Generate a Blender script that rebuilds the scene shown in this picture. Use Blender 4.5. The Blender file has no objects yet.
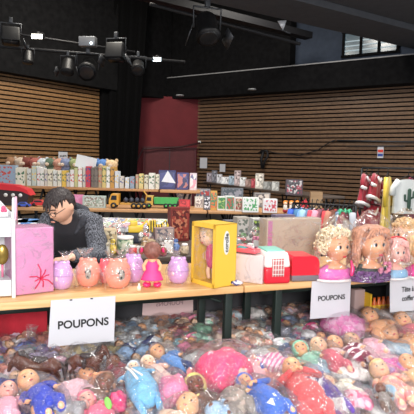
import bpy, bmesh, math, random
from mathutils import Vector, Matrix, noise
SC = bpy.context.scene
COL = SC.collection
PI = math.pi
def R(d): return math.radians(d)
random.seed(11)
# ---------------------------------------------------------------- camera
F, H0, ROLL, CAMZ = 500.0, 164.0, 0.025, 1.42
PITCH = math.atan((207 - H0) / F)
_r0 = Vector((1, 0, 0)); _u0 = Vector((0, math.sin(PITCH), math.cos(PITCH)))
CR = (_r0 * math.cos(ROLL) + _u0 * math.sin(ROLL)).normalized()
CU = (_u0 * math.cos(ROLL) - _r0 * math.sin(ROLL)).normalized()
CF = CU.cross(CR).normalized()
CAM = Vector((0, 0, CAMZ))
cam = bpy.data.objects.new('camera', bpy.data.cameras.new('camera')); COL.objects.link(cam)
cam.data.sensor_width = 36; cam.data.lens = F / 414 * 36; cam.data.clip_end = 100
m = Matrix((CR, CU, -CF)).transposed().to_4x4(); m.translation = CAM
cam.matrix_world = m
SC.camera = cam
def ray(px, py): return CF + CR * ((px - 207) / F) + CU * ((207 - py) / F)
def P(px, py, d):
    r = ray(px, py); return CAM + r * (d / r.y)
def PZ(px, py, z):
    r = ray(px, py); return CAM + r * ((z - CAMZ) / r.z)
# ---------------------------------------------------------------- materials
MATS = {}
def mat(name, col, rough=.6, metal=0, var=.0, vscale=8, bump=0, bscale=60, spec=.5, coat=0, sheen=0, emis=None, estr=0):
    if name in MATS: return MATS[name]
    m = bpy.data.materials.new(name); m.use_nodes = True; nt = m.node_tree; N = nt.nodes; L = nt.links
    b = N['Principled BSDF']
    b.inputs['Base Color'].default_value = (*col, 1); b.inputs['Roughness'].default_value = rough
    b.inputs['Metallic'].default_value = metal; b.inputs['Specular IOR Level'].default_value = spec
    if coat: b.inputs['Coat Weight'].default_value = coat; b.inputs['Coat Roughness'].default_value = .15
    if sheen: b.inputs['Sheen Weight'].default_value = sheen
    if emis: b.inputs['Emission Color'].default_value = (*emis, 1); b.inputs['Emission Strength'].default_value = estr
    tc = N.new('ShaderNodeTexCoord')
    if var:
        n = N.new('ShaderNodeTexNoise'); n.inputs['Scale'].default_value = vscale; n.inputs['Detail'].default_value = 3
        L.new(tc.outputs['Object'], n.inputs['Vector'])
        mx = N.new('ShaderNodeMix'); mx.data_type = 'RGBA'
        mr = N.new('ShaderNodeMapRange'); mr.inputs[1].default_value = .35; mr.inputs[2].default_value = .65
        L.new(n.outputs['Fac'], mr.inputs[0]); L.new(mr.outputs[0], mx.inputs[0])
        mx.inputs[6].default_value = (*[max(0, c * (1 - var)) for c in col], 1)
        mx.inputs[7].default_value = (*[min(1, c * (1 + var) + var * .02) for c in col], 1)
        L.new(mx.outputs[2], b.inputs['Base Color'])
    if bump:
        n2 = N.new('ShaderNodeTexNoise'); n2.inputs['Scale'].default_value = bscale
        L.new(tc.outputs['Object'], n2.inputs['Vector'])
        bp = N.new('ShaderNodeBump'); bp.inputs['Strength'].default_value = bump; bp.inputs['Distance'].default_value = .01
        L.new(n2.outputs['Fac'], bp.inputs['Height']); L.new(bp.outputs[0], b.inputs['Normal'])
    MATS[name] = m; return m
def wood(name, c1, c2, scale=3, rough=.45):
    if name in MATS: return MATS[name]
    m = bpy.data.materials.new(name); m.use_nodes = True; nt = m.node_tree; N = nt.nodes; L = nt.links
    b = N['Principled BSDF']; b.inputs['Roughness'].default_value = rough
    tc = N.new('ShaderNodeTexCoord'); mp = N.new('ShaderNodeMapping'); mp.inputs['Scale'].default_value = (scale * .3, scale * 4, scale * 4)
    n = N.new('ShaderNodeTexNoise'); n.inputs['Scale'].default_value = 2.5; n.inputs['Detail'].default_value = 5; n.inputs['Distortion'].default_value = .6
    L.new(tc.outputs['Object'], mp.inputs[0]); L.new(mp.outputs[0], n.inputs['Vector'])
    cr = N.new('ShaderNodeValToRGB'); cr.color_ramp.elements[0].color = (*c1, 1); cr.color_ramp.elements[1].color = (*c2, 1)
    cr.color_ramp.elements[0].position = .3; cr.color_ramp.elements[1].position = .7
    L.new(n.outputs['Fac'], cr.inputs[0]); L.new(cr.outputs[0], b.inputs['Base Color'])
    MATS[name] = m; return m
def multi(name, cols, scale=20, rough=.6, bump=0, dist=0):
    """printed / patterned surface: voronoi cells in a few colours"""
    if name in MATS: return MATS[name]
    m = bpy.data.materials.new(name); m.use_nodes = True; nt = m.node_tree; N = nt.nodes; L = nt.links
    b = N['Principled BSDF']; b.inputs['Roughness'].default_value = rough
    tc = N.new('ShaderNodeTexCoord'); v = N.new('ShaderNodeTexVoronoi'); v.inputs['Scale'].default_value = scale * 2.2
    L.new(tc.outputs['Object'], v.inputs['Vector'])
    sp = N.new('ShaderNodeSeparateColor'); L.new(v.outputs['Color'], sp.inputs[0])
    cr = N.new('ShaderNodeValToRGB'); cr.color_ramp.interpolation = 'CONSTANT'
    e = cr.color_ramp.elements
    while len(e) < len(cols): e.new(.5)
    for i, c in enumerate(cols): e[i].position = i / len(cols); e[i].color = (*c, 1)
    L.new(sp.outputs[0], cr.inputs[0]); L.new(cr.outputs[0], b.inputs['Base Color'])
    MATS[name] = m; return m
def stripes(name, c1, c2, scale, axis='X', rough=.7, duty=.5):
    if name in MATS: return MATS[name]
    m = bpy.data.materials.new(name); m.use_nodes = True; nt = m.node_tree; N = nt.nodes; L = nt.links
    b = N['Principled BSDF']; b.inputs['Roughness'].default_value = rough
    tc = N.new('ShaderNodeTexCoord'); w = N.new('ShaderNodeTexWave'); w.bands_direction = axis; w.inputs['Scale'].default_value = scale
    L.new(tc.outputs['Object'], w.inputs['Vector'])
    cr = N.new('ShaderNodeValToRGB'); cr.color_ramp.interpolation = 'CONSTANT'
    cr.color_ramp.elements[0].color = (*c1, 1); cr.color_ramp.elements[1].color = (*c2, 1); cr.color_ramp.elements[1].position = duty
    L.new(w.outputs['Fac'], cr.inputs[0]); L.new(cr.outputs[0], b.inputs['Base Color'])
    MATS[name] = m; return m
def film(name, haze=.05, ridge=.35, scale=14, tint=(1, 1, 1)):
    if name in MATS: return MATS[name]
    m = bpy.data.materials.new(name); m.use_nodes = True; nt = m.node_tree; N = nt.nodes; L = nt.links
    N.remove(N['Principled BSDF']); out = N['Material Output']
    tr = N.new('ShaderNodeBsdfTransparent'); tr.inputs[0].default_value = (*tint, 1)
    gl = N.new('ShaderNodeBsdfGlossy'); gl.inputs['Roughness'].default_value = .1; gl.inputs[0].default_value = (1, 1, 1, 1)
    df = N.new('ShaderNodeBsdfDiffuse'); df.inputs[0].default_value = (.85, .86, .9, 1)
    tc = N.new('ShaderNodeTexCoord')
    n = N.new('ShaderNodeTexNoise'); n.inputs['Scale'].default_value = scale; n.inputs['Detail'].default_value = 4; n.inputs['Distortion'].default_value = 1.2
    L.new(tc.outputs['Object'], n.inputs['Vector'])
    bp = N.new('ShaderNodeBump'); bp.inputs['Strength'].default_value = .9; bp.inputs['Distance'].default_value = .012
    L.new(n.outputs['Fac'], bp.inputs['Height']); L.new(bp.outputs[0], gl.inputs['Normal'])
    # narrow ridges of the crumpled film
    a = N.new('ShaderNodeMath'); a.operation = 'SUBTRACT'; a.inputs[1].default_value = .5; L.new(n.outputs['Fac'], a.inputs[0])
    ab = N.new('ShaderNodeMath'); ab.operation = 'ABSOLUTE'; L.new(a.outputs[0], ab.inputs[0])
    mr = N.new('ShaderNodeMapRange'); mr.inputs[1].default_value = 0; mr.inputs[2].default_value = .022; mr.inputs[3].default_value = ridge; mr.inputs[4].default_value = 0
    L.new(ab.outputs[0], mr.inputs[0])
    lw = N.new('ShaderNodeLayerWeight'); lw.inputs[0].default_value = .15; L.new(bp.outputs[0], lw.inputs['Normal'])
    ad = N.new('ShaderNodeMath'); ad.operation = 'ADD'; L.new(mr.outputs[0], ad.inputs[0])
    sc = N.new('ShaderNodeMath'); sc.operation = 'MULTIPLY'; sc.inputs[1].default_value = .4; L.new(lw.outputs['Fresnel'], sc.inputs[0]); L.new(sc.outputs[0], ad.inputs[1])
    ad2 = N.new('ShaderNodeMath'); ad2.operation = 'ADD'; ad2.use_clamp = True; ad2.inputs[1].default_value = haze; L.new(ad.outputs[0], ad2.inputs[0])
    mg = N.new('ShaderNodeMixShader'); mg.inputs[0].default_value = .3; L.new(gl.outputs[0], mg.inputs[1]); L.new(df.outputs[0], mg.inputs[2])
    mx = N.new('ShaderNodeMixShader'); L.new(ad2.outputs[0], mx.inputs[0]); L.new(tr.outputs[0], mx.inputs[1]); L.new(mg.outputs[0], mx.inputs[2])
    L.new(mx.outputs[0], out.inputs[0]); MATS[name] = m; return m
def rgb(r, g, b):  # sRGB 0-255 -> linear
    f = lambda c: (c / 255 / 12.92) if c / 255 <= .04045 else ((c / 255 + .055) / 1.055) ** 2.4
    return (f(r), f(g), f(b))
# ---------------------------------------------------------------- mesh builder
class MB:
    def __init__(s): s.bm = bmesh.new()
    def _merge(s, vs, M):
        for v in vs: v.co = M @ v.co
    def box(s, c, d, M=None, bev=0, taper=1):
        r = bmesh.ops.create_cube(s.bm, size=1); vs = r['verts']
        for v in vs:
            t = taper if v.co.z > 0 else 1
            v.co = Vector((v.co.x * d[0] * t, v.co.y * d[1] * t, v.co.z * d[2]))
        if bev:
            es = list({e for v in vs for e in v.link_edges})
            rr = bmesh.ops.bevel(s.bm, geom=es, offset=bev, segments=2, affect='EDGES', profile=.6)
            vs = list({v for f in rr['faces'] for v in f.verts} | {v for v in vs if v.is_valid})
        for v in vs:
            v.co = v.co + Vector(c)
            if M: v.co = M @ v.co
        return s
    def ball(s, c, r, M=None, u=16, v=10, fn=None):
        rr = r if hasattr(r, '__len__') else (r, r, r)
        g = bmesh.ops.create_uvsphere(s.bm, u_segments=u, v_segments=v, radius=1)
        for w in g['verts']:
            co = w.co.copy()
            if fn: co = fn(co)
            w.co = Vector((co.x * rr[0], co.y * rr[1], co.z * rr[2])) + Vector(c)
            if M: w.co = M @ w.co
        return s
    def tube(s, pts, rad, seg=10, cap=True, M=None, flat=1.0, up=None):
        pts = [Vector(p) for p in pts]; n = len(pts)
        if not hasattr(rad, '__len__'): rad = [rad] * n
        # rounded ends
        if cap == 'round':
            a = (pts[0] - pts[1]).normalized(); b = (pts[-1] - pts[-2]).normalized()
            pts = [pts[0] + a * rad[0] * .9, pts[0] + a * rad[0] * .55] + pts + [pts[-1] + b * rad[-1] * .55, pts[-1] + b * rad[-1] * .9]
            rad = [rad[0] * .35, rad[0] * .8] + list(rad) + [rad[-1] * .8, rad[-1] * .35]; n = len(pts)
        rings = []; prev = Vector(up) if up else None
        for i, p in enumerate(pts):
            t = (pts[min(i + 1, n - 1)] - pts[max(i - 1, 0)])
            if t.length < 1e-9: t = Vector((0, 0, 1))
            t.normalize()
            if prev is None: prev = Vector((0, 0, 1)) if abs(t.z) < .9 else Vector((0, 1, 0))
            x = prev - t * prev.dot(t)
            if x.length < 1e-5: x = t.orthogonal()
            x.normalize(); y = t.cross(x); prev = x
            ring = []
            for k in range(seg):
                a = 2 * PI * k / seg
                ring.append(s.bm.verts.new(p + (x * math.cos(a) * flat + y * math.sin(a)) * rad[i]))
            rings.append(ring)
        for i in range(n - 1):
            for k in range(seg):
                s.bm.faces.new((rings[i][k], rings[i][(k + 1) % seg], rings[i + 1][(k + 1) % seg], rings[i + 1][k]))
        if cap:
            s.bm.faces.new(list(reversed(rings[0]))); s.bm.faces.new(rings[-1])
        if M:
            for r in rings:
                for v in r: v.co = M @ v.co
        return s
    def lathe(s, prof, seg=20, M=None, sq=(1, 1), cap=True):
        rings = []
        for r, z in prof:
            rings.append([s.bm.verts.new(Vector((math.cos(2 * PI * k / seg) * r * sq[0], math.sin(2 * PI * k / seg) * r * sq[1], z))) for k in range(seg)])
        for i in range(len(rings) - 1):
            for k in range(seg):
                s.bm.faces.new((rings[i][k], rings[i][(k + 1) % seg], rings[i + 1][(k + 1) % seg], rings[i + 1][k]))
        if cap:
            s.bm.faces.new(list(reversed(rings[0]))); s.bm.faces.new(rings[-1])
        if M:
            for r in rings:
                for v in r: v.co = M @ v.co
        return s
    def prism(s, outline, depth, M=None):
        """outline in x,z; extruded along y from 0 to depth"""
        a = [s.bm.verts.new((x, 0, z)) for x, z in outline]; b = [s.bm.verts.new((x, depth, z)) for x, z in outline]
        n = len(a); s.bm.faces.new(a); s.bm.faces.new(list(reversed(b)))
        for i in range(n): s.bm.faces.new((a[i], b[i], b[(i + 1) % n], a[(i + 1) % n]))
        if M:
            for v in a + b: v.co = M @ v.co
        return s
    def grid(s, fn, nu, nv):
        g = [[s.bm.verts.new(fn(i / nu, j / nv)) for j in range(nv + 1)] for i in range(nu + 1)]
        for i in range(nu):
            for j in range(nv): s.bm.faces.new((g[i][j], g[i + 1][j], g[i + 1][j + 1], g[i][j + 1]))
        return s
    def jitter(s, amt, freq=20, seed=0):
        for v in s.bm.verts:
            n = noise.noise_vector(v.co * freq + Vector((seed * 7.3, seed * 1.7, 3))); v.co += n * amt
        return s
    def mesh(s, name, material, smooth=True):
        bmesh.ops.recalc_face_normals(s.bm, faces=s.bm.faces)
        me = bpy.data.meshes.new(name); s.bm.to_mesh(me); s.bm.free()
        if material: me.materials.append(material)
        if smooth:
            me.polygons.foreach_set('use_smooth', [True] * len(me.polygons))
        return me
    def build(s, name, material, parent=None, smooth=True, **tags):
        return link(name, s.mesh(name, material, smooth), parent, smooth=smooth, **tags)
def link(name, me, parent=None, smooth=False, **tags):
    o = bpy.data.objects.new(name, me); COL.objects.link(o)
    if parent is not None: o.parent = parent
    if smooth and me and len(me.polygons) and tags.pop('auto', True):
        pass
    tags.pop('auto', None)
    for k, v in tags.items(): o[k] = v
    return o
def thing(name, label, cat, loc=(0, 0, 0), rz=0, group=None, scale=1, rot=None):
    o = bpy.data.objects.new(name, None); COL.objects.link(o); o.location = loc
    o.rotation_euler = rot if rot else (0, 0, rz); o.scale = (scale,) * 3; o.empty_display_size = .05
    o['label'] = label; o['category'] = cat
    if group: o['group'] = group
    return o
def tag(o, label, cat, group=None, kind=None):
    o['label'] = label; o['category'] = cat
    if group: o['group'] = group
    if kind: o['kind'] = kind
    return o
def struct(mb, name, material, smooth=False):
    o = mb.build(name, material, smooth=smooth); o['kind'] = 'structure'; return o
def TR(loc=(0, 0, 0), rz=0, rx=0, ry=0, s=1):
    return Matrix.Translation(loc) @ Matrix.Rotation(rz, 4, 'Z') @ Matrix.Rotation(ry, 4, 'Y') @ Matrix.Rotation(rx, 4, 'X') @ Matrix.Scale(s, 4)
def text(body, size, material, parent, loc, rot, name='lettering', ext=.0006, bold=.0, xs=1, mirror=False, space=1.0):
    c = bpy.data.curves.new('t', 'FONT'); c.body = body; c.size = size; c.extrude = ext; c.offset = bold
    c.align_x = 'CENTER'; c.align_y = 'CENTER'; c.space_line = space
    t = bpy.data.objects.new('t', c); COL.objects.link(t)
    me = bpy.data.meshes.new_from_object(t.evaluated_get(bpy.context.evaluated_depsgraph_get()))
    bpy.data.objects.remove(t); me.materials.clear(); me.materials.append(material); me.name = name
    o = bpy.data.objects.new(name, me); COL.objects.link(o); o.parent = parent
    o.location = loc; o.rotation_euler = rot; o.scale = (-xs if mirror else xs, 1, 1); return o
# ---------------------------------------------------------------- the hall
M_black = mat('black_paint', rgb(8, 8, 10), .95, spec=.2, var=.15)
M_ceil = mat('ceiling_paint', rgb(27, 28, 31), .9, var=.1)
M_beam = mat('grey_beam_paint', rgb(84, 86, 91), .85, var=.06)
M_blue = mat('blue_grey_wall_paint', rgb(50, 60, 76), .85, var=.08)
M_red = mat('dark_red_wall', rgb(104, 18, 28), .75, var=.12, vscale=2)
M_reddoor = mat('dark_red_door', rgb(88, 18, 26), .6, var=.1)
M_floor = mat('grey_floor', rgb(72, 70, 70), .5, var=.12, vscale=3)
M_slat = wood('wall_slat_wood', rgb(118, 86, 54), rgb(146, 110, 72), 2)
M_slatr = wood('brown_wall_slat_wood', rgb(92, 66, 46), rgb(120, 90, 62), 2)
M_white = mat('white_paint', rgb(225, 225, 222), .6)
M_metal = mat('dull_metal', rgb(66, 68, 72), .45, .5)
M_dkmetal = mat('black_metal', rgb(22, 22, 25), .6, .2)
# corner points (x, y)
LW0, LW1 = Vector((-7.6, 8.87, 0)), Vector((-2.9, 14.7, 0))       # left slatted wall
RW0, RW1 = Vector((-.35, 16.0, 0)), Vector((7.7, 10.53, 0))        # right slatted wall
ZT = 3.44
def wall_frame(a, b):
    u = (b - a).normalized(); n = Vector((u.y, -u.x, 0))   # n points towards the hall (viewer side)
    if n.dot(Vector((0, -1, 0))) < 0: n = -n
    return u, n, (b - a).length, math.atan2(u.y, u.x)
def slat_wall(name, a, b, slat_mat):
    u, n, L, ang = wall_frame(a, b); mid = (a + b) / 2
    back = MB(); back.box((0, 0, ZT / 2), (L, .05, ZT), TR(mid - n * .06, ang)); struct(back, name, M_black)
    s = MB(); z = .05
    while z < ZT - .04:
        s.box((0, 0, z + .04), (L, .045, .072), TR(mid, ang)); z += .108
    return struct(s, name + '_slats', slat_mat)
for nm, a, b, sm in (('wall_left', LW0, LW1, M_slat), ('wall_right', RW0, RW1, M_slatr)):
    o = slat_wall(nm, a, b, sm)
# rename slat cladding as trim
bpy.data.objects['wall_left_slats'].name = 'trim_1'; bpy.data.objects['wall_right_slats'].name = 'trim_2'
# black curtain-like pillar between the left wall and the red wall
c = MB()
A = Vector((-3.2, 14.35, 0)); B = Vector((-2.0, 14.6, 0))
def curt(u, v):
    p = A.lerp(B, u); z = 6.0 * v
    p = p + Vector((0, .06 * math.sin(u * 34) + .02 * math.sin(v * 9 + u * 5), 0)); p.x += (.32 * (v - .42)) * u
    p.z = z; return p
c.grid(curt, 60, 8)
o = c.build('stage_curtain', mat('black_curtain_fabric', rgb(5, 5, 6), .98, spec=.15)); s = o.modifiers.new('s', 'SOLIDIFY'); s.thickness = .02
tag(o, 'tall black stage curtain hanging between the left slatted wall and the red wall', 'curtain')
# red wall with double door
RB0, RB1 = Vector((-3.0, 15.9, 0)), Vector((-.3, 16.05, 0))
w = MB(); u_, n_, L_, an_ = wall_frame(RB0, RB1); mid = (RB0 + RB1) / 2
w.box((0, 0, 1.75), (L_, .08, 3.5), TR(mid, an_)); struct(w, 'wall_back', M_red)
d0 = P(144, 160, 15.8).x; d1 = P(195, 160, 15.8).x; dz = P(160, 148, 15.8).z; dm = (d0 + d1) / 2; dw = (d1 - d0)
dr = thing('door_1', 'x', 'door'); del dr['label']; del dr['category']; dr['kind'] = 'structure'; dr.location = (dm, 15.87, 0); dr.rotation_euler = (0, 0, an_)
for s_ in (-1, 1):
    MB().box((s_ * dw * .245, 0, dz / 2), (dw * .475, .05, dz), bev=.006).build('door_leaf', M_reddoor, dr, smooth=False)
f = MB(); f.box((-dw / 2, -.01, dz / 2), (.05, .09, dz)); f.box((dw / 2, -.01, dz / 2), (.05, .09, dz)); f.box((0, -.01, dz + .02), (dw + .1, .09, .05))
f.build('door_frame', mat('door_frame_red', rgb(84, 20, 30), .6), dr, smooth=False)
MB().box((0, -.03, dz / 2), (.015, .02, dz)).build('door_seam', M_metal, dr, smooth=False)
# dark soffits above the timber, hall side
def slab(name, pts, z0, z1, material):
    m_ = MB(); bm = m_.bm
    a = [bm.verts.new((x, y, z0)) for x, y in pts]; b = [bm.verts.new((x, y, z1)) for x, y in pts]; n = len(a)
    bm.faces.new(a); bm.faces.new(list(reversed(b)))
    for i in range(n): bm.faces.new((a[i], b[i], b[(i + 1) % n], a[(i + 1) % n]))
    return struct(m_, name, material)
uL, nL, lL, aL = wall_frame(LW0, LW1); uR, nR, lR, aR = wall_frame(RW0, RW1)
ext = [LW0 - uL * .2, LW1 + uL * 2.2]
a0 = ext[0] + nL * .35; a1 = ext[1] + nL * .35; b0 = ext[0] - nL * .6; b1 = ext[1] - nL * .6
slab('wall_left_upper', [(p.x, p.y) for p in (a0, a1, b1, b0)], ZT, 6.2, M_black)
e0 = RW0 - uR * 2.6; e1 = RW1 + uR * .5
q = [e0 + nR * .5, e1 + nR * .5, e1 - nR * .3, e0 - nR * .3]
slab('wall_right_balcony', [(p.x, p.y) for p in q], ZT, 4.08, M_black)
q2 = [e0 + nR * .53, e1 + nR * .53, e1 + nR * .47, e0 + nR * .47]
slab('trim_3', [(p.x, p.y) for p in q2], 4.08, 4.105, mat('pale_rail_paint', rgb(150, 150, 152), .6))
q3 = [e0 - nR * .1, e1 - nR * .1, e1 - nR * .3, e0 - nR * .3]
slab('wall_right_upper', [(p.x, p.y) for p in q3], 4.08, 6.2, M_blue)
# black box of the stage housing left of the blue wall
zl_ = RW0 + uR * ((P(302, 62, 13).x - RW0.x) / uR.x)
q4 = [e0 + nR * .3, zl_ + nR * .3, zl_ - nR * .05, e0 - nR * .05]
slab('wall_back_upper', [(p.x, p.y) for p in q4], 4.1, 6.2, M_black)
# window in the upper wall
wu = thing('window_1', 'x', 'w'); del wu['label']; del wu['category']; wu['kind'] = 'structure'
def on_right(px, py, off):   # point on the plane of the right wall, off metres in front of it
    r = ray(px, py); p0 = RW0 + nR * off; t = (p0 - CAM).dot(nR) / r.dot(nR); return CAM + r * t
wa = on_right(344, 46, -.08); wb = on_right(398, 46, -.08); wz0 = on_right(344, 57, -.08).z; wz1 = wz0 + .62
wu.location = ((wa.x + wb.x) / 2, (wa.y + wb.y) / 2, (wz0 + wz1) / 2); wu.rotation_euler = (0, 0, aR)
wl = (wb - wa).length; wh = wz1 - wz0
fr = MB(); fr.box((0, -.03, wh / 2), (wl + .1, .06, .06)); fr.box((0, -.03, -wh / 2), (wl + .1, .06, .06))
for k in range(4): fr.box((-wl / 2 + k * wl / 3, -.03, 0), (.06, .06, wh))
fr.build('window_frame', M_black, wu, smooth=False)
for k in range(3):
    m_ = mat('daylit_window_glass', rgb(60, 80, 92), .2, emis=rgb(110, 140, 155), estr=.12)
    MB().box((-wl / 2 + (k + .5) * wl / 3, -.008, 0), (wl / 3 - .05, .012, wh - .05)).build('pane', m_, wu, smooth=False)
    b_ = MB()
    for j in range(3): b_.box((-wl / 2 + (k + .5) * wl / 3, -.02, -.17 + j * .12), (wl / 3 - .08, .01, .03))
    b_.build('blind_slat', mat('bright_blind', rgb(120, 140, 150), .4, emis=rgb(200, 225, 235), estr=.3 if k < 2 else .12), wu, smooth=False)
# ceiling
slab('ceiling', [(-9, .6), (9, .6), (9, 18), (-9, 18)], 6.2, 6.35, M_ceil)
slab('floor', [(-9, -4), (9, -4), (9, 18), (-9, 18)], -.1, 0, M_floor)
# big grey ceiling beam / duct casing crossing the upper right
def beam(name, p0, p1, w, z0, z1, material):
    d = (p1 - p0); d.z = 0; d.normalize(); nn = Vector((-d.y, d.x, 0))
    if nn.y > 0: nn = -nn
    q = [p0, p1, p1 + nn * w, p0 + nn * w]
    return slab(name, [(v.x, v.y) for v in q], z0, z1, material)
k0 = PZ(199, 0, 4.3); k1 = PZ(414, 49, 4.3); dd = (k1 - k0)
k0 = k0 - dd * .5; k1 = k1 + dd * .25
beam('ceiling_beam', k0, k1, 1.0, 4.3, 6.2, M_beam)
nn = Vector((dd.y, -dd.x, 0)).normalized()
if nn.y > 0: nn = -nn
k2 = k0 + nn * 1.0; beam('ceiling_duct', k2, k2 + dd * 1.9, 1.9, 4.42, 6.2, M_beam)
j0 = PZ(150, 1, 4.6); j1 = PZ(305, 40, 4.6); beam('ceiling_beam_far', j0 - dd * .3, j1, .25, 4.6, 4.75, M_dkmetal)
# lighting pipes
def pipe(p0, p1, r=.025, label=''):
    o = MB().tube([p0, p1], r, 10).build('lighting_pipe', M_dkmetal); return tag(o, label, 'pipe')
pipe(P(-30, 44, 9), P(185, 62, 10.2), .03, 'long dark lighting pipe across the upper left that carries the lamps')
pipe(P(-30, 27, 9.5), P(135, 52, 10.4), .022, 'thinner dark pipe just above the long pipe at the upper left')
pipe(P(150, 4, 8.4), P(300, 44, 9.2), .03, 'dark lighting pipe slanting along the grey beam at the top')
# stage lamps: body, yoke, clamp, lens, barn doors
M_lampb = mat('lamp_housing', rgb(18, 18, 20), .5, .2, var=.2)
M_lens = mat('lamp_lens', rgb(34, 35, 38), .3, .2)
def stage_lamp(px, py, d, s, label, rz=0, tilt=.5, doors=False, lit=None, kind='can'):
    p = P(px, py, d); s = s * .82
    t = thing('stage_lamp', label, 'stage light', p, rz, 'stage lamps on the pipes'); k = s
    Mx = TR(rx=-tilt)
    if kind == 'can':
        MB().lathe([(.09 * k, .16 * k), (.12 * k, .12 * k), (.13 * k, -.1 * k), (.145 * k, -.12 * k), (.145 * k, -.17 * k)], 18, Mx).build('housing', M_lampb, t)
        MB().lathe([(.125 * k, -.172 * k), (.1 * k, -.182 * k)], 18, Mx).build('lens', lit or M_lens, t)
    else:
        MB().box((0, 0, 0), (.3 * k, .22 * k, .26 * k), Mx, bev=.02 * k).build('housing', M_lampb, t)
        MB().box((0, 0, -.14 * k), (.24 * k, .17 * k, .02 * k), Mx).build('lens', lit or M_lens, t)
    MB().tube([(-.16 * k, 0, -.02 * k), (-.17 * k, 0, .22 * k), (.17 * k, 0, .22 * k), (.16 * k, 0, -.02 * k)], .012 * k, 6).build('yoke', M_metal, t)
    MB().box((0, 0, .27 * k), (.06 * k, .06 * k, .1 * k), bev=.008 * k).build('clamp', M_metal, t)
    if doors:
        for sx in (-1, 1):
            MB().box((sx * .17 * k, 0, -.22 * k), (.012 * k, .22 * k, .14 * k), Mx @ TR(ry=sx * -.35)).build('barn_door', M_metal, t)
    return t
M_warm = mat('lit_lamp_warm', (1, 1, 1), emis=(1, .95, .82), estr=9); M_cool = mat('lit_lamp_cool', (1, 1, 1), emis=(.75, .93, 1), estr=8)
stage_lamp(11, 36, 8.9, 1.2, 'boxy stage lamp furthest left at the top, chrome clips on it', .3, .3, True, kind='box')
stage_lamp(28, 57, 9.0, .8, 'small cone-shaped stage lamp hanging below the warm lit lamp', .2, .2)
stage_lamp(68, 66, 9.3, 1.0, 'stage lamp hanging between the cone lamp and the big round lamp', 0, .4, True)
stage_lamp(88, 68, 9.4, 1.45, 'big round stage lamp under the pale ballast box', .1, 1.0)
stage_lamp(116, 52, 9.4, 1.35, 'pale square stage lamp with flaps right of the ballast box', -.2, .2, True, kind='box')
stage_lamp(138, 67, 9.8, 1.1, 'dark stage lamp between the pale square lamp and the bluish lit lamp', .1, .9)
stage_lamp(207, 27, 8.4, 1.7, 'large stage lamp with barn doors hanging at top centre', .3, .5, True)
def lit_panel(px, py, d, w, h, m_, label):
    t = thing('flood_lamp', label, 'lamp', P(px, py, d), 0, 'lit flood lamps')
    MB().box((0, .05, .02), (w * 1.15, .1, h * 1.3), bev=.01).build('housing', M_lampb, t)
    MB().box((0, -.005, 0), (w, .02, h), bev=.004).build('lit_glass', m_, t)
    MB().box((0, .05, h * .9), (.05, .05, h * .7)).build('bracket', M_dkmetal, t)
lit_panel(37, 36.5, 9.1, .19, .075, M_warm, 'small flood lamp shining warm white at the upper left')
lit_panel(157, 59.5, 10, .15, .07, M_cool, 'small flood lamp shining bluish white above the red wall')
t = thing('ballast_box', 'pale grey electrical box mounted on the pipe above the big round lamp', 'box', P(88, 42, 9.3), -.1)
MB().box((0, 0, 0), (.3, .16, .17), bev=.01).build('casing', mat('grey_casing', rgb(130, 132, 136), .4, .3), t)
MB().ball((.09, -.09, -.04), .02).build('indicator_light', M_cool, t)
t = thing('stage_lamp_flap', 'white metal lamp flap angled beside the dark overhead box at the top', 'lamp shield', P(282, 27, 9), .2)
MB().prism([(-.08, .1), (.08, .12), (.02, -.06)], .02).build('flap', mat('flap_metal', rgb(200, 202, 206), .4, .2), t)
MB().tube([(-.02, 0, -.05), (.16, 0, -.1)], .012, 6).build('arm', M_metal, t)
for px, py, lab in ((180, 96, 'flat recessed downlight at left of the dark soffit'), (252, 90, 'flat recessed downlight at right in the dark soffit')):
    o = MB().lathe([(.11, 0), (.1, .03)], 20).build('downlight', mat('downlight_ring', rgb(130, 132, 135), .4)); o.location = P(px, py, 13.6 if px < 200 else 13); tag(o, lab, 'downlight')
# small wall fittings
def on_left(px, py, off=.04):
    r = ray(px, py); p0 = LW0 + nL * off; t = (p0 - CAM).dot(nL) / r.dot(nL); return CAM + r * t
def paper(name, p, w, h, ang, label, cat, mt=None):
    t = thing(name, label, cat, p, ang)
    MB().box((0, 0, 0), (w, .008, h)).build('sheet', mt or M_paper, t, smooth=False); return t
M_paper = mat('white_paper', rgb(206, 206, 212), .7); M_ink = mat('black_ink', rgb(22, 22, 24), .7)
t = paper('wall_notice', on_left(63, 155.5, .06), .28, .19, aL, 'small white notice with dark lettering pinned on the left slatted wall', 'sign')
text('JOUETS', .062, M_ink, t, (0, -.007, -.015), (PI / 2, 0, 0), bold=.002)
paper('wall_paper', on_right(203.5, 163, .06), .27, .33, aR, 'white paper sheet on the right slatted wall beside the red door', 'notice')
paper('wall_paper', on_right(222.5, 168, .1), .2, .24, aR, 'smaller white paper sheet standing above the wall shelf', 'notice')
o = MB().box((0, 0, 0), (.09, .07, .07), bev=.01).build('motion_sensor', M_white); o.location = on_right(199.5, 142, .06); tag(o, 'tiny white sensor box on the wall above the right end of the red door', 'sensor')
t = paper('exit_sign', on_right(380.5, 152, .06), .15, .3, aR, 'small blue, white and red sticker sign high on the right slatted wall', 'sign')
for k, cc in enumerate(((40, 70, 150), (215, 60, 50))):
    MB().box((0, -.006, -.075 + k * .1), (.13, .005, .07)).build('printed_band', mat('band%d' % k, rgb(*cc), .6), t, smooth=False)
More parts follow.
